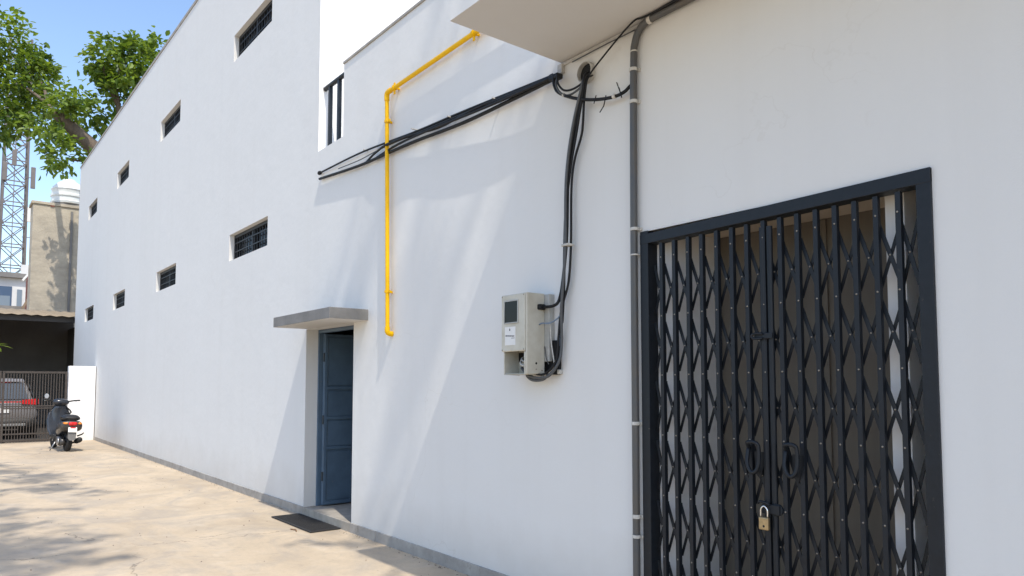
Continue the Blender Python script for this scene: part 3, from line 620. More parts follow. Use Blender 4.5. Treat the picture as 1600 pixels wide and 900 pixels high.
# ------------------------------------------------------------------ far end: stub wall, yard gate
k = MB(); k.box(-21.62, -21.40, -.622, -.017, -.01, 1.912)
props(k.build('boundary_wall', 'plaster_end', bevel=.012), 'short bright white stub wall between the iron gate and the long building', 'wall')
def yard_gate(name, y0, y1, label):
    t = thing(name, label, 'gate', (-21.47, (y0 + y1) / 2, 0))
    X = -21.47
    for y in (y0, y1): MB().box(X - .03, X + .03, min(y, y + .05 * (1 if y == y0 else -1)), max(y, y + .05 * (1 if y == y0 else -1)), .03, 1.765).build('frame_post', 'yard_gate_metal', t, bevel=.003)
    for z, h in ((1.715, .05), (.200, .035), (.035, .045), (.885, .03), (.83, .03)): MB().box(X - .022, X + .022, y0 + .05, y1 - .05, z, z + h).build('rail', 'yard_gate_metal', t, bevel=.002)
    n = int((y1 - y0 - .1) / .0585); b0 = None
    for i in range(1, n):
        y = y0 + .05 + (y1 - y0 - .1) * i / n
        if b0 is None: b0 = MB().box(X - .010, X + .010, y - .0095, y + .0095, .08, 1.715).build('bar', 'yard_gate_metal', t); yb = y
        else: inst(b0, t, dy=y - yb)
    return t
yard_gate('yard_gate', -2.00, -.640, 'brown iron bar gate leaf hinged at the white stub wall behind the scooter')
yard_gate('yard_gate', -4.6, -2.02, 'brown iron bar gate leaf at the left edge before the parked car')

# ------------------------------------------------------------------ shed behind the gate
Sh = thing('carport_shed', 'dark open-fronted shed with corrugated roof behind the iron gate', 'shed', (-28.5, -3, 0))
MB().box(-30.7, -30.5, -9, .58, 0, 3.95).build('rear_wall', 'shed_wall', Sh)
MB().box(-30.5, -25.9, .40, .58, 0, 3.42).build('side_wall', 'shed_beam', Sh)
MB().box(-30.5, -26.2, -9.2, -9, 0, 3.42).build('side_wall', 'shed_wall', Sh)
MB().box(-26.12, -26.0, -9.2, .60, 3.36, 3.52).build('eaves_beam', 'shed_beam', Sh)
MB().box(-30.5, -21.75, -9.2, -.03, .003, .012).build('floor', 'shed_floor_shade', Sh)  # dark slab added to paint the sunlit floor as shaded interior
k = MB(); n = 124; rows = []
for X, Z in ((-25.85, 3.535), (-31.0, 4.13)):
    rows.append([(X, -9.3 + 9.95 * i / n, Z + .015 * math.cos(i * math.pi / 2)) for i in range(n + 1)])
b0 = len(k.v)
for r_ in rows: k.v += [Vector(p) for p in r_]
for r_ in rows: k.v += [Vector(p) - Vector((0, 0, .006)) for p in r_]
for i in range(n):
    N = n + 1
    k.face((b0 + i, b0 + i + 1, b0 + N + i + 1, b0 + N + i)); k.face((b0 + 2 * N + i + 1, b0 + 2 * N + i, b0 + 3 * N + i, b0 + 3 * N + i + 1)); k.face((b0 + 2 * N + i, b0 + 2 * N + i + 1, b0 + i + 1, b0 + i))
k.build('roof', 'shed_roof', Sh, smooth=True)

# ------------------------------------------------------------------ parked car behind the gate
def ring(x, w0, z0, w1, z1, wm, zm, n=5, e=3.0):
    pts = []
    for j in range(20):
        a = 2 * math.pi * j / 20; ca, sa = math.cos(a), math.sin(a)
        yy = math.copysign(abs(ca) ** (2 / e), ca); zz = math.copysign(abs(sa) ** (2 / e), sa)
        z = (z0 + z1) / 2 + zz * (z1 - z0) / 2; t = (z - z0) / (z1 - z0)
        wd = (w0 + (wm - w0) * min(1, t / .45)) if t < .45 else (wm + (w1 - wm) * (t - .45) / .55)
        pts.append((x, yy * wd, z))
    return pts
car = thing('parked_car', 'silver-grey hatchback with red tail lamps parked behind the iron gate', 'car', (-22.75, -2.0, 0), local=True, rot=(0, 0, math.pi))
k = MB()
k.rings([ring(x, a, z0, b, z1, c, 0) for x, a, z0, b, z1, c in ((0.0, .70, .36, .78, .92, .80), (.04, .80, .30, .84, 1.00, .87), (.35, .84, .26, .86, 1.04, .90), (1.3, .85, .24, .87, 1.02, .90), (2.6, .85, .24, .86, 1.0, .90), (3.3, .84, .25, .80, .95, .89), (3.9, .80, .28, .70, .85, .84), (4.1, .65, .36, .6, .74, .72))])
cb = k.build('body', 'car_paint', car, smooth=True)
k = MB()
k.rings([ring(x, a, .96, b, z1, (a + b) / 2, 0, e=4) for x, a, b, z1 in ((.05, .80, .74, 1.02), (.22, .81, .60, 1.50), (.42, .81, .59, 1.585), (1.2, .82, .60, 1.62), (2.0, .82, .58, 1.56), (2.95, .78, .70, 1.02))])
k.build('cabin', 'car_paint', car, smooth=True)
def panel(pts, th, name, m_, par, nrm):
    q = MB(); nv = Vector(nrm).normalized() * th
    q.rings([[Vector(p) for p in pts], [Vector(p) + nv for p in pts]]); return q.build(name, m_, par, bevel=.004)
panel([(.045, -.66, 1.05), (.045, .66, 1.05), (.205, .53, 1.47), (.205, -.53, 1.47)], .02, 'rear_window', 'car_glass', car, (-1, 0, .35))
panel([(.17, -.56, 1.50), (.17, .56, 1.50), (.27, .54, 1.575), (.27, -.54, 1.575)], .03, 'spoiler', 'car_paint', car, (-1, 0, .6))
for s in (-1, 1):
    panel([(.30, s * .795, 1.06), (2.5, s * .795, 1.06), (1.9, s * .665, 1.48), (.45, s * .665, 1.48)], .012, 'side_window', 'car_glass', car, (0, s, .3))
    tl = panel([(-.01, s * .50, .93), (-.01, s * .50, 1.03), (.02, s * .82, 1.06), (.02, s * .84, .90)], .03, 'tail_lamp', 'lamp_red', car, (-1, 0, 0))
    panel([(.0, s * .865, .92), (.0, s * .865, 1.05), (.26, s * .885, 1.03), (.26, s * .885, .95)], .012, 'lamp_side', 'lamp_red', tl, (0, s, 0))
    panel([(-.03, s * .60, .42), (-.03, s * .60, .47), (-.02, s * .78, .47), (-.02, s * .78, .42)], .01, 'reflector', 'lamp_red', car, (-1, 0, 0))
    for x in (.72, 3.25):
        wheel = MB().lathe([(.20, -.09), (.30, -.10), (.325, -.07), (.325, .07), (.30, .10), (.20, .09)], (x, s * .80, .325), 'y', 24).build('wheel', 'tyre', car, smooth=True, auto=True)
        MB().lathe([(.20, s * .085), (.19, s * .095), (.05, s * .075), (.03, s * .09)], (x, s * .80, .325), 'y', 16).build('rim', 'alloy', wheel, smooth=True, auto=True)
panel([(-.015, -.50, .965), (-.015, .50, .965), (-.015, .50, .995), (-.015, -.50, .995)], .015, 'tail_light_strip', 'lamp_red', car, (-1, 0, 0))
panel([(.19, -.28, 1.485), (.19, .28, 1.485), (.2, .28, 1.505), (.2, -.28, 1.505)], .035, 'brake_light_strip', 'lamp_red', car, (-1, 0, .3))
k = MB(); k.rings([ring(x, a, .30, b, .56, c, 0, e=5) for x, a, b, c in ((-.06, .70, .72, .74), (-.03, .82, .84, .85), (.15, .86, .88, .89))]); k.build('bumper', 'car_trim', car, smooth=True)
panel([(-.012, -.26, .70), (-.012, .26, .70), (-.012, .26, .82), (-.012, -.26, .82)], .012, 'number_plate', 'plate_white', car, (-1, 0, 0))
panel([(-.065, -.6, .36), (-.065, .6, .36), (-.065, .6, .42), (-.065, -.6, .42)], .01, 'skid_plate', 'alloy', car, (-1, 0, 0))

# ------------------------------------------------------------------ scooter
sc = thing('motor_scooter', 'black motor scooter leaning on its side stand, seen from behind', 'scooter', (-18.16, -1.0, 0.0), local=True, rot=(R(3.0), 0, math.pi + R(5)))
sc.scale = (1.0, 1.06, 1.0)
def sec(x, y, z, hw, hh, e=2.4, n=18, tilt=0.0):
    pts = []
    for j in range(n):
        a = 2 * math.pi * j / n; ca, sa = math.cos(a), math.sin(a)
        u = math.copysign(abs(ca) ** (2 / e), ca) * hw; v = math.copysign(abs(sa) ** (2 / e), sa) * hh
        pts.append((x + v * tilt, y + u, z + v))
    return pts
def wheel(x, par, nm):
    t = MB().lathe([(.125, -.04), (.17, -.05), (.20, -.04), (.212, 0), (.20, .04), (.17, .05), (.125, .04)], (x, 0, .212), 'y', 24).build(nm, 'tyre', par, smooth=True)
    MB().lathe([(.128, -.035), (.11, -.03), (.04, -.045), (.035, .045), (.11, .03), (.128, .035)], (x, 0, .212), 'y', 18).build('rim', 'alloy', t, smooth=True, auto=True)
wheel(0, sc, 'rear_wheel'); wheel(1.24, sc, 'front_wheel')
k = MB(); k.rings([sec(-.30, 0, .60, .09, .035), sec(-.26, 0, .59, .13, .075), (sec(-.15, 0, .56, .165, .115)), sec(.05, 0, .53, .185, .15), sec(.28, 0, .49, .18, .19), sec(.45, 0, .46, .15, .20), sec(.52, 0, .44, .10, .17)])
bd = k.build('body', 'scooter_paint', sc, smooth=True)
k = MB(); k.rings([sec(-.315, 0, .585, .12, .06, 3), sec(-.28, 0, .575, .17, .095, 3), sec(-.20, 0, .55, .195, .12, 3), sec(-.05, 0, .53, .20, .12, 3), sec(.10, 0, .52, .19, .10, 3)]); k.build('tail_panel', 'scooter_grey', bd, smooth=True)
k = MB(); k.rings([sec(-.25, 0, .70, .08, .025), sec(-.20, 0, .715, .145, .055), sec(0, 0, .73, .165, .065), sec(.25, 0, .705, .13, .055), sec(.45, 0, .69, .09, .05), sec(.52, 0, .675, .05, .025)]); k.build('seat', 'seat_vinyl', sc, smooth=True)
k = MB(); k.tube(smooth_pts([(.0, .13, .68), (-.20, .125, .71), (-.30, .07, .725), (-.325, 0, .728), (-.30, -.07, .725), (-.20, -.125, .71), (.0, -.13, .68)], 4), .012, 8); k.build('grab_rail', 'scooter_black', sc, smooth=True)
k = MB(); k.box(.42, .92, -.16, .16, .25, .33); k.build('floorboard', 'scooter_black', sc, bevel=.02)
k = MB(); k.rings([sec(.86, 0, .30, .17, .04, 3), sec(.92, 0, .42, .21, .035, 3), sec(.97, 0, .60, .225, .045, 3), sec(1.00, 0, .78, .20, .045, 3), sec(1.0, 0, .92, .13, .04, 3)]);
k.v = [Vector(p) for p in k.v]; k.build('leg_shield', 'scooter_paint', sc, smooth=True)
k = MB()
rs = []
for z, x, hw, hd in ((.28, .90, .15, .04), (.40, .97, .205, .06), (.60, 1.03, .225, .075), (.78, 1.05, .20, .08), (.90, 1.03, .14, .07), (.98, 1.0, .09, .06)):
    rs.append([(x + math.cos(a) * hd, math.sin(a) * hw, z) for a in [2 * math.pi * j / 18 for j in range(18)]])
k.rings(rs); k.build('front_apron', 'scooter_paint', sc, smooth=True)
rs = []
for z, x, hw, hd in ((.96, 1.0, .10, .07), (1.01, .99, .15, .10), (1.06, .985, .165, .11), (1.10, .99, .12, .08), (1.12, .995, .05, .04)):
    rs.append([(x + math.cos(a) * hd, math.sin(a) * hw, z) for a in [2 * math.pi * j / 18 for j in range(18)]])
hb = MB().rings(rs).build('handlebar_cowl', 'scooter_paint', sc, smooth=True)
for s in (-1, 1):
    MB().tube([(.97, s * .14, 1.06), (.95, s * .24, 1.085), (.91, s * .345, 1.095)], .017, 10).build('grip', 'scooter_black', hb, smooth=True, auto=True)
    MB().tube([(1.0, s * .15, 1.075), (1.01, s * .30, 1.07)], .006, 6).build('brake_lever', 'alloy', hb, smooth=True)
MB().tube(smooth_pts([(.97, .20, 1.085), (.98, .235, 1.13), (.985, .262, 1.14)], 3), .012, 6).build('mirror_stem', 'scooter_black', hb, smooth=True)
k = MB(); k.rings([[(.965 + t, .27 + u * wd, 1.17 + v * .055) for u, v in [(math.cos(2 * math.pi * j / 14), math.sin(2 * math.pi * j / 14)) for j in range(14)]] for t, wd in ((0, .040), (.015, .042), (.03, .025))]); k.build('mirror', 'chrome', hb, smooth=True, auto=True)
MB().tube(smooth_pts([(.99, -.06, .98), (1.0, -.19, .86), (.97, -.20, .80), (.93, -.12, .80)], 4), .016, 8).build('cable_loop', 'scooter_black', hb, smooth=True)
tl = MB(); tl.rings([sec(-.345, 0, .607, .05, .022, 4), sec(-.325, 0, .605, .075, .037, 4), sec(-.28, 0, .60, .085, .042, 4)]); tl.build('tail_lamp', 'lamp_red', sc, smooth=True)
for s in (-1, 1):
    k = MB(); k.rings([sec(-.335, s * .115, .612, .022, .014, 3), sec(-.31, s * .125, .612, .036, .022, 3), sec(-.24, s * .14, .61, .034, .022, 3)]); k.build('turn_signal', 'lamp_amber', sc, smooth=True)
k = MB(); k.bar((-.315, 0, .53), (-.343, 0, .425), .155, .012, (1, 0, 0)); k.build('number_plate', 'plate_white', sc, bevel=.003)
k = MB(); k.box(-.336, -.326, -.05, .04, .515, .535); k.build('plate_bracket', 'lamp_red', sc)
k = MB(); a = [(-.075, .42), (.075, .42), (.07, .30), (.045, .255), (0, .245), (-.045, .255), (-.07, .30)]
k.rings([[(-.315 + (z - .42) * .1, y, z) for y, z in a], [(-.305 + (z - .42) * .1, y, z) for y, z in a]]); k.build('mudflap', 'mudflap', sc)
k = MB(); rs = []
for i in range(9):
    a = R(20 + i * 17); rs.append([(-math.cos(a) * .24, -.07, .212 + math.sin(a) * .24), (-math.cos(a) * .24, .07, .212 + math.sin(a) * .24), (-math.cos(a) * .225, .065, .212 + math.sin(a) * .225), (-math.cos(a) * .225, -.065, .212 + math.sin(a) * .225)])
k.rings(rs); k.build('rear_mudguard', 'scooter_black', sc, smooth=True, auto=True)
k = MB(); rs = []
for i in range(9):
    a = R(15 + i * 16); rs.append([(1.24 - math.cos(a) * .245, -.07, .212 + math.sin(a) * .25), (1.24 - math.cos(a) * .245, .07, .212 + math.sin(a) * .25), (1.24 - math.cos(a) * .23, .065, .212 + math.sin(a) * .235), (1.24 - math.cos(a) * .23, -.065, .212 + math.sin(a) * .235)])
k.rings(rs); k.build('front_mudguard', 'scooter_paint', sc, smooth=True, auto=True)
for s in (-1, 1): MB().tube([(1.24, s * .075, .212), (1.10, s * .06, .60)], .018, 8).build('fork_leg', 'alloy', sc, smooth=True)
k = MB(); k.rings([sec(-.10, .10, .20, .05, .06), sec(.05, .115, .215, .065, .10), sec(.30, .11, .23, .06, .09), sec(.45, .08, .24, .04, .06)]); en = k.build('engine_case', 'scooter_grey', sc, smooth=True)
MB().lathe([(.085, 0), (.08, .012), (.05, .018), (.02, .012)], (.0, .175, .215), 'y', 18).build('crankcase_cover', 'alloy', en, smooth=True, auto=True)
MB().tube([(.35, -.12, .16), (.10, -.15, .19), (-.02, -.155, .21)], .022, 10).build('exhaust_pipe', 'scooter_black', sc, smooth=True)
k = MB(); k.rings([sec(.06, -.155, .215, .035, .04, 2), sec(0, -.158, .225, .055, .06, 2), sec(-.22, -.16, .26, .055, .06, 2), sec(-.27, -.16, .268, .035, .04, 2)]); k.build('muffler', 'scooter_black', sc, smooth=True)
for z, dx in ((.36, 0), (.22, .1)): MB().tube([(dx, -.16, z - .03), (dx - .04, -.235, z + .01), (dx - .05, -.265, z + .045)], [.016, .014, .01], 8).build('footrest', 'scooter_black', sc, smooth=True)
MB().tube([(.34, .13, .24), (.30, .235, .02)], .011, 8).build('side_stand', 'alloy', sc, smooth=True)
MB().tube([(.30, .235, .018), (.25, .25, .012)], .010, 8).build('stand_foot', 'scooter_black', sc, smooth=True)

# ------------------------------------------------------------------ neighbours behind
NB = thing('concrete_building', 'tall bare beige concrete building end wall beyond the shed roof', 'building', (-35, 1.5, 0))
MB().box(-34.0, -33, -.61, 4.0, 0, 8.45).build('wall', 'concrete_block', NB, bevel=.02)
MB().box(-34.05, -32.95, -.67, 4.0, 8.451, 8.56).build('coping', 'concrete_block', NB, bevel=.01)
MB().box(-32.99, -32.94, .64, .72, 0, 8.3).build('drain_pipe', 'house_grey', NB)
MB().box(-33.05, -32.96, -.05, .08, 8.40, 8.50).build('coping_brick', 'brick_red', NB)
tk = thing('water_tank', 'white ribbed plastic water tank on top of the concrete building', 'water tank', (-33.55, .62, 8.56))
MB().lathe([(.50, 0), (.62, .02), (.64, .10), (.60, .13), (.60, .28), (.64, .31), (.64, .38), (.60, .41), (.60, .56), (.63, .60), (.56, .72), (.40, .90), (.24, 1.0), (.22, 1.06), (.0001, 1.08)], (-33.55, .62, 8.63), 'z', 28).build('tank', 'tank_white', tk, smooth=True, auto=True)
MB().box(-34.04, -33.0, .02, 1.2, 8.561, 8.629).build('tank_base', 'house_grey', tk)

WH = thing('white_house', 'distant white house with blue-framed window left of the concrete building', 'house', (-52, -1, 0))
MB().box(-56, -50, -5.0, .72, 0, 7.55).build('wall', 'house_white', WH)
MB().box(-56.2, -49.7, -5.2, .9, 7.551, 7.80).build('roof_slab', 'house_grey', WH)
MB().box(-50.0, -49.85, .25, .72, 7.801, 8.35).build('parapet', 'house_white', WH)
wn = MB().box(-50.04, -49.98, -1.6, -.12, 5.6, 7.05).build('window', 'house_blue', WH)
for y0, y1 in ((-1.52, -.90), (-.82, -.20)): MB().box(-50.06, -50.041 + .004, y0, y1, 5.75, 6.5).build('pane', 'house_glass', wn)
for y0, y1 in ((-1.52, -.90), (-.82, -.20)): MB().box(-50.03, -49.97, y0, y1, 5.75, 6.5).build('pane', 'house_glass', wn)
MB().box(-49.99, -49.95, .12, .36, 5.9, 6.9).build('wall_vent', 'house_glass', WH)
MB().box(-49.4, -47.9, -5.0, .9, 5.45, 5.75).build('porch_roof', 'house_grey', WH)
BR = thing('brick_hut', 'small red brick structure with sloping timber beside the white house', 'hut', (-47, .8, 0))
k = MB(); a = [(.35, 5.5), (1.6, 5.5), (1.6, 8.35), (.60, 8.15), (.35, 7.1)]
k.rings([[(-47.6, y, z) for y, z in a], [(-46.5, y, z) for y, z in a]]); k.build('wall', 'brick_red', BR)
MB().bar((-46.4, .15, 5.5), (-46.4, .85, 7.0), .12, .12).build('timber_prop', 'timber', BR)
MB().bar((-46.45, .1, 7.0), (-46.45, .75, 8.0), .1, .45, (1, 0, 0)).build('white_panel', 'house_white', BR)
MB().box(-47.6, -46.5, .35, 1.6, 0, 5.49).build('base_wall', 'house_grey', BR)

# telecom tower
TW = thing('telecom_tower', 'grey steel lattice telecom tower with antenna panels behind the tree', 'tower', (-75.9, 1.35, 0))
cx, cy = -75.9, 1.35
def tw(z): return 0.98 - z * .006
def leg(sx, sy, z): return Vector((cx + sx * tw(z), cy + sy * tw(z), z))
for sx in (-1, 1):
    for sy in (-1, 1): MB().tube([leg(sx, sy, 0), leg(sx, sy, 32)], .095, 6).build('leg', 'tower_steel', TW)
crn = [(-1, -1), (1, -1), (1, 1), (-1, 1)]
z = 8.0
while z < 31:
    z2 = z + 1.85
    for i in range(4):
        a, b = crn[i], crn[(i + 1) % 4]
        MB().bar(leg(*a, z), leg(*b, z), .085, .085).build('girt', 'tower_steel', TW)
        MB().bar(leg(*a, z), leg(*b, z2), .07, .07).build('brace', 'tower_steel', TW); MB().bar(leg(*b, z), leg(*a, z2), .07, .07).build('brace', 'tower_steel', TW)
    z = z2
MB().box(cx + .2, cx + .7, cy - .2, cy + .2, 0, 8).build('mast_core', 'tower_steel', TW)
MB().bar((cx + .9, cy - .1, 8), (cx + .9, cy - .1, 31), .06, .06).build('ladder', 'tower_steel', TW)
for y, z, h in ((2.45, 15.6, 1.3), (2.7, 13.4, 1.7), (2.6, 18.6, 1.9), (.55, 19.0, 1.6), (1.2, 20.4, 1.4)):
    an = MB().box(cx + .95, cx + 1.15, y - .17, y + .17, z, z + h).build('antenna_panel', 'antenna' if z < 17 else 'tower_steel', TW, bevel=.03)
    MB().bar((cx + .9, cy + .6 if y > 1.5 else y, z + h / 2), (cx + 1.0, y, z + h / 2), .06, .06).build('bracket', 'tower_steel', an)
TP = MB().box(cx - 1.6, cx + 1.6, cy - 2.4, cy + 1.6, 10.4, 11.0).build('base_roof', 'house_grey', TW)
MB().box(cx - 1.5, cx + 1.5, cy - 2.3, cy + 1.5, 0, 10.39).build('base_building', 'house_white', TW)

# ------------------------------------------------------------------ trees
def leaves(name, clumps, parent, m_, seed, size=(.14, .22), per=1.0, droop=.35):
    rr = random.Random(seed); V = []; F = []; A = []
    for (cx_, cy_, cz_, rx, ry, rz, n) in clumps:
        ntw = max(3, int(n * per / 14))
        base = rr.uniform(-.12, .12)
        for t in range(ntw):
            while True:
                d = Vector((rr.uniform(-1, 1), rr.uniform(-1, 1), rr.uniform(-1, 1)))
                if .1 < d.length <= 1: break
            rad = d.length ** .45; d.normalize()
            edge = rr.random() < .12
            p = Vector((cx_ + d.x * rx * rad, cy_ + d.y * ry * rad, cz_ + d.z * rz * rad)) * 1.0
            out = Vector((d.x, d.y, d.z + .25)).normalized()
            ln = rr.uniform(.25, .6) * (1.5 if edge else 1.0)
            tv = base + rr.uniform(-.14, .14)
            for q in range(14):
                a = rr.random(); c = p + out * (a * ln) + Vector((rr.gauss(0, .11), rr.gauss(0, .11), rr.gauss(0, .11)))
                dirv = (out * .6 + Vector((rr.gauss(0, .6), rr.gauss(0, .6), rr.gauss(0, .45) - droop))).normalized()
                s = rr.uniform(*size); side = dirv.cross(Vector((rr.gauss(0, .5), rr.gauss(0, .5), 1))).normalized(); nrm = side.cross(dirv)
                w2 = s * rr.uniform(.26, .36); k0 = len(V)
                V += [c, c + dirv * s * .3 + side * w2 * .8 + nrm * s * .09, c + dirv * s * .68 + side * w2 * .8 + nrm * s * .07, c + dirv * s - nrm * s * .06, c + dirv * s * .68 - side * w2 * .8 + nrm * s * .07, c + dirv * s * .3 - side * w2 * .8 + nrm * s * .09]
                F += [(k0, k0 + 1, k0 + 2, k0 + 3), (k0, k0 + 3, k0 + 4, k0 + 5)]
                v = min(1, max(0, .42 + tv + rr.gauss(0, .16) + (.25 if rr.random() < .08 else 0)))
                A += [v] * 6
    off = ORG[parent.name]
    me = bpy.data.meshes.new(name); me.from_pydata([tuple(p - off) for p in V], [], F); me.materials.append(MATS[m_])
    at = me.attributes.new('leafvar', 'FLOAT', 'POINT'); at.data.foreach_set('value', A)
    o = bpy.data.objects.new(name, me); COL.objects.link(o); o.parent = parent; ORG[o.name] = off.copy(); return o

t1 = thing('leafy_tree', 'large green tree with pale curved limbs rising behind the far end of the white building', 'tree', (-29.6, 4.2, 0))
k = MB(); P_ = smooth_pts([(-29.6, 4.2, 0), (-29.5, 4.0, 3), (-29.4, 3.4, 6), (-29.2, 2.3, 8.4), (-29.0, 1.1, 9.6), (-29.0, .2, 10.35), (-29.0, -.35, 10.9)], 5)
k.tube(P_, [.46 - .26 * i / (len(P_) - 1) for i in range(len(P_))], 10); tr = k.build('trunk', 'bark', t1, smooth=True)
def limb(pts, r0, r1, par=None):
    q = smooth_pts(pts, 5); MB().tube(q, [r0 + (r1 - r0) * i / (len(q) - 1) for i in range(len(q))], 8).build('limb', 'bark', par or tr, smooth=True)
limb([(-29.0, -.30, 10.85), (-30.5, -0.28, 11.26), (-32.5, -0.31, 12.31), (-34.5, -0.26, 13.48), (-35.6, -0.46, 14.54)], .13, .035)
limb([(-32.5, -0.31, 12.31), (-34.6, -0.73, 13.39), (-35.8, -1.23, 14.12)], .07, .03)
limb([(-29.2, 2.3, 8.4), (-29.2, 1.9, 10.2), (-29.1, 1.55, 11.6), (-29.1, 1.45, 12.6), (-29.0, 1.75, 13.4)], .16, .03)
limb([(-29.1, 1.55, 11.6), (-28.9, 1.1, 12.4), (-28.8, .95, 13.0)], .07, .025)
limb([(-29.0, 1.1, 9.6), (-28.8, .5, 9.3), (-28.6, .0, 9.2)], .08, .02)
limb([(-29.2, 2.3, 8.4), (-29.6, 3.0, 10.5), (-29.8, 3.6, 12.5), (-29.9, 3.9, 14.0)], .18, .04)
TH = .80
cl = [(-28.9, -1.55, 12.15, .9, .75, .75, 900), (-28.8, -1.95, 13.0, .8, .55, .55, 500), (-28.7, -1.5, 11.1, .9, .9, .6, 850), (-28.6, -2.0, 10.2, .8, .8, .55, 650), (-28.6, -1.0, 10.45, .7, .55, .5, 520), (-29.0, -.85, 12.0, .6, .4, .5, 330),
      (-29.0, .05, 11.2, .7, .6, .40, 520), (-30.4, .75, 11.6, .5, .45, .30, 300), (-28.9, -.5, 10.35, .5, .4, .25, 240), (-28.6, -.15, 9.5, .6, .38, .36, 330), (-30.6, .15, 9.9, .5, .35, .3, 220), (-30.6, 1.35, 11.6, .4, .3, .2, 120),
      (-29.0, 1.55, 13.1, .8, .62, .55, 850), (-29.0, 1.05, 13.35, .6, .35, .35, 300), (-28.9, 1.75, 12.45, .7, .5, .4, 480), (-29.0, 2.2, 13.6, .7, .6, .5, 520), (-29.1, 1.5, 11.95, .5, .35, .35, 200), (-29.6, 3.4, 13.6, 1.2, 1.2, 1.0, 900), (-29.0, -2.9, 12.0, 1.2, .8, 1.3, 900), (-28.6, -3.0, 10.4, 1.1, .8, .8, 500)]
def recede(p, kf):                                    # the same limb spread farther back from the yard
    return tuple(CAM + (Vector(p) - CAM) * kf)
cl = [((*recede(c[:3], 1.24), c[3] * 1.24, c[4] * 1.24, c[5] * 1.24, int(c[6] * 1.3 * TH)) if c[1] < -.5 else (*c[:6], int(c[6] * TH))) for c in cl]
leaves('crown', cl, t1, 'leaf_far', 11, (.17, .30))

# shade tree standing behind the camera: its shadow lies across yard and wall
t2 = thing('shade_tree', 'broad leafy tree outside the picture whose shadow dapples the yard and the wall', 'tree', (-1.5, -8.0, 0))
k = MB(); P_ = smooth_pts([(-1.5, -8.0, 0), (-1.4, -7.8, 2.0), (-1.2, -7.2, 4.0), (-1.0, -6.4, 6.0)], 5); k.tube(P_, [.30 - .12 * i / (len(P_) - 1) for i in range(len(P_))], 10); tr2 = k.build('trunk', 'bark', t2, smooth=True)
limb([(-1.0, -6.4, 6.0), (-.6, -5.6, 9.0), (0.6, -4.6, 12.2)], .16, .04, tr2); limb([(-1.0, -6.4, 6.0), (-2.0, -5.8, 9.0), (-4.0, -4.4, 12.6)], .14, .03, tr2)
limb([(-.6, -5.6, 9.0), (2.2, -5.0, 10.5), (3.4, -3.4, 12.5), (3.2, -1.9, 14.0)], .09, .03, tr2)
SH = (0.62, -0.158, 1.0)
def over(x, y, z, t): return (x + SH[0] * t, y + SH[1] * t, z + SH[2] * t)
c2 = []
for (x, y, z, t, rx, ry, rz, n) in ((-7.5, -2.6, 0, 12.6, .6, .30, .7, 230), (-8.3, -2.95, 0, 12.8, .7, .30, .7, 240), (-6.8, -3.0, 0, 12.4, .6, .28, .6, 180), (-12.6, -2.15, 0, 13.2, .8, .20, .6, 150), (-13.6, -2.35, 0, 13.4, .8, .25, .6, 200), (-11.3, -1.75, 0, 13.0, .6, .10, .4, 90), (-9.9, -2.5, 0, 12.9, .5, .25, .4, 120), (-15.5, -2.8, 0, 13.6, .8, .4, .6, 300),
                                     (-5.9, 0, 1.6, 13.0, .55, .14, .6, 42), (-5.3, 0, 3.4, 13.0, .5, .12, .5, 42), (-6.6, 0, 3.2, 13.2, .55, .16, .6, 42), (-4.9, 0, 2.5, 12.8, .35, .12, .6, 42), (-5.6, 0, .5, 13.0, .25, .08, .4, 42), (-5.1, 0, 1.2, 13.0, .3, .10, .5, 42)):
    p = over(x, y, z, t); c2.append((*p, rx, ry, rz, n))
leaves('crown', c2, t2, 'leaf_far', 23, (.14, .24))

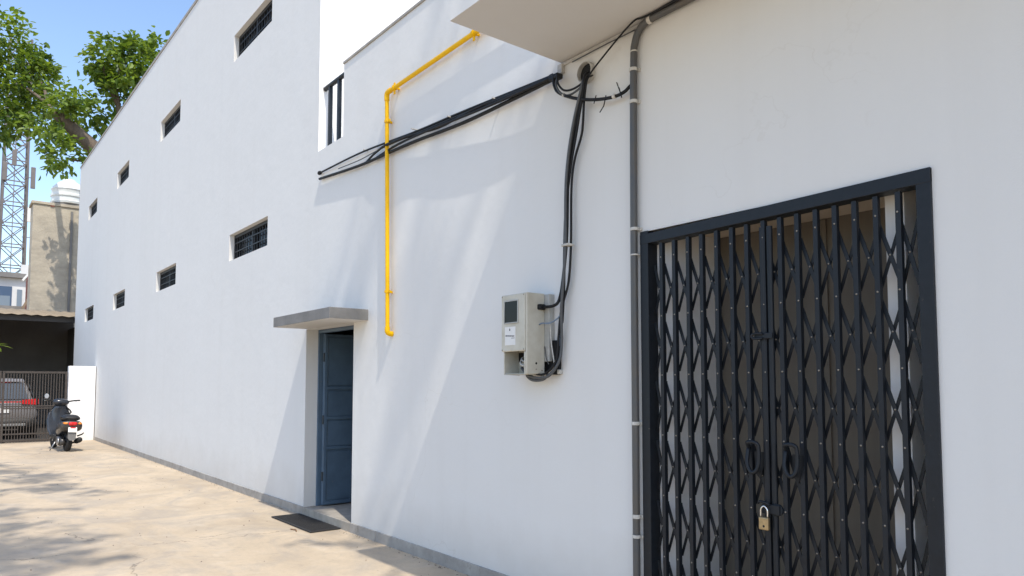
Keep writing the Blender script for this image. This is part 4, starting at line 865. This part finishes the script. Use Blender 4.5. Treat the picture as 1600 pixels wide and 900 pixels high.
# sapling whose leaf tip reaches into the left edge
t3 = thing('sapling', 'young sapling whose bright green leaf tip pokes in at the left edge', 'sapling', (-8.2, -3.3, 0))
k = MB(); k.tube(smooth_pts([(-8.2, -3.3, 0), (-8.19, -3.28, .8), (-8.15, -3.2, 1.5), (-8.1, -3.02, 1.78), (-8.02, -2.80, 1.80)], 5), .012, 6); k.build('stem', 'bark', t3, smooth=True)
rr = random.Random(3); V = []; F = []; A = []
def big_leaf(c, dirv, s, wd, up_=(0, 0, 1), v=.7):
    c = Vector(c); dirv = Vector(dirv).normalized(); side = dirv.cross(Vector(up_)).normalized(); nrm = side.cross(dirv); k0 = len(V)
    prof = [(0, .02), (.2, .7), (.45, 1), (.7, .75), (.88, .35), (1, .02)]
    for t, h in prof:
        mid = c + dirv * (t * s) - nrm * (t * t * s * .25); V.extend([mid + side * wd * h + nrm * wd * .25 * h, mid, mid - side * wd * h + nrm * wd * .25 * h]); A.extend([v] * 3)
    for i in range(5):
        a = k0 + 3 * i; F.extend([(a, a + 1, a + 4, a + 3), (a + 1, a + 2, a + 5, a + 4)])
for c, d_, s, wd in (((-8.02, -2.82, 1.80), (.1, 1, .05), .13, .022), ((-8.02, -2.82, 1.80), (.5, .8, .35), .10, .02), ((-8.03, -2.83, 1.80), (.7, .5, -.35), .10, .02), ((-8.04, -2.86, 1.81), (.1, .7, .7), .07, .018), ((-8.05, -2.90, 1.8), (.4, .5, -.7), .09, .02), ((-8.06, -2.95, 1.79), (.8, -.2, .3), .12, .022), ((-8.1, -3.02, 1.77), (-.5, -.4, .6), .14, .03), ((-8.12, -3.1, 1.7), (.3, -.8, .4), .15, .03), ((-8.15, -3.2, 1.5), (-.5, -.6, .4), .15, .03), ((-8.18, -3.25, 1.1), (.6, -.5, .3), .15, .03)): big_leaf(c, d_, s, wd, v=rr.uniform(.6, .95))
off = ORG[t3.name]; me = bpy.data.meshes.new('crown'); me.from_pydata([tuple(p - off) for p in V], [], F); me.materials.append(MATS['leaf_near'])
at = me.attributes.new('leafvar', 'FLOAT', 'POINT'); at.data.foreach_set('value', A); o = bpy.data.objects.new('crown', me); COL.objects.link(o); o.parent = t3
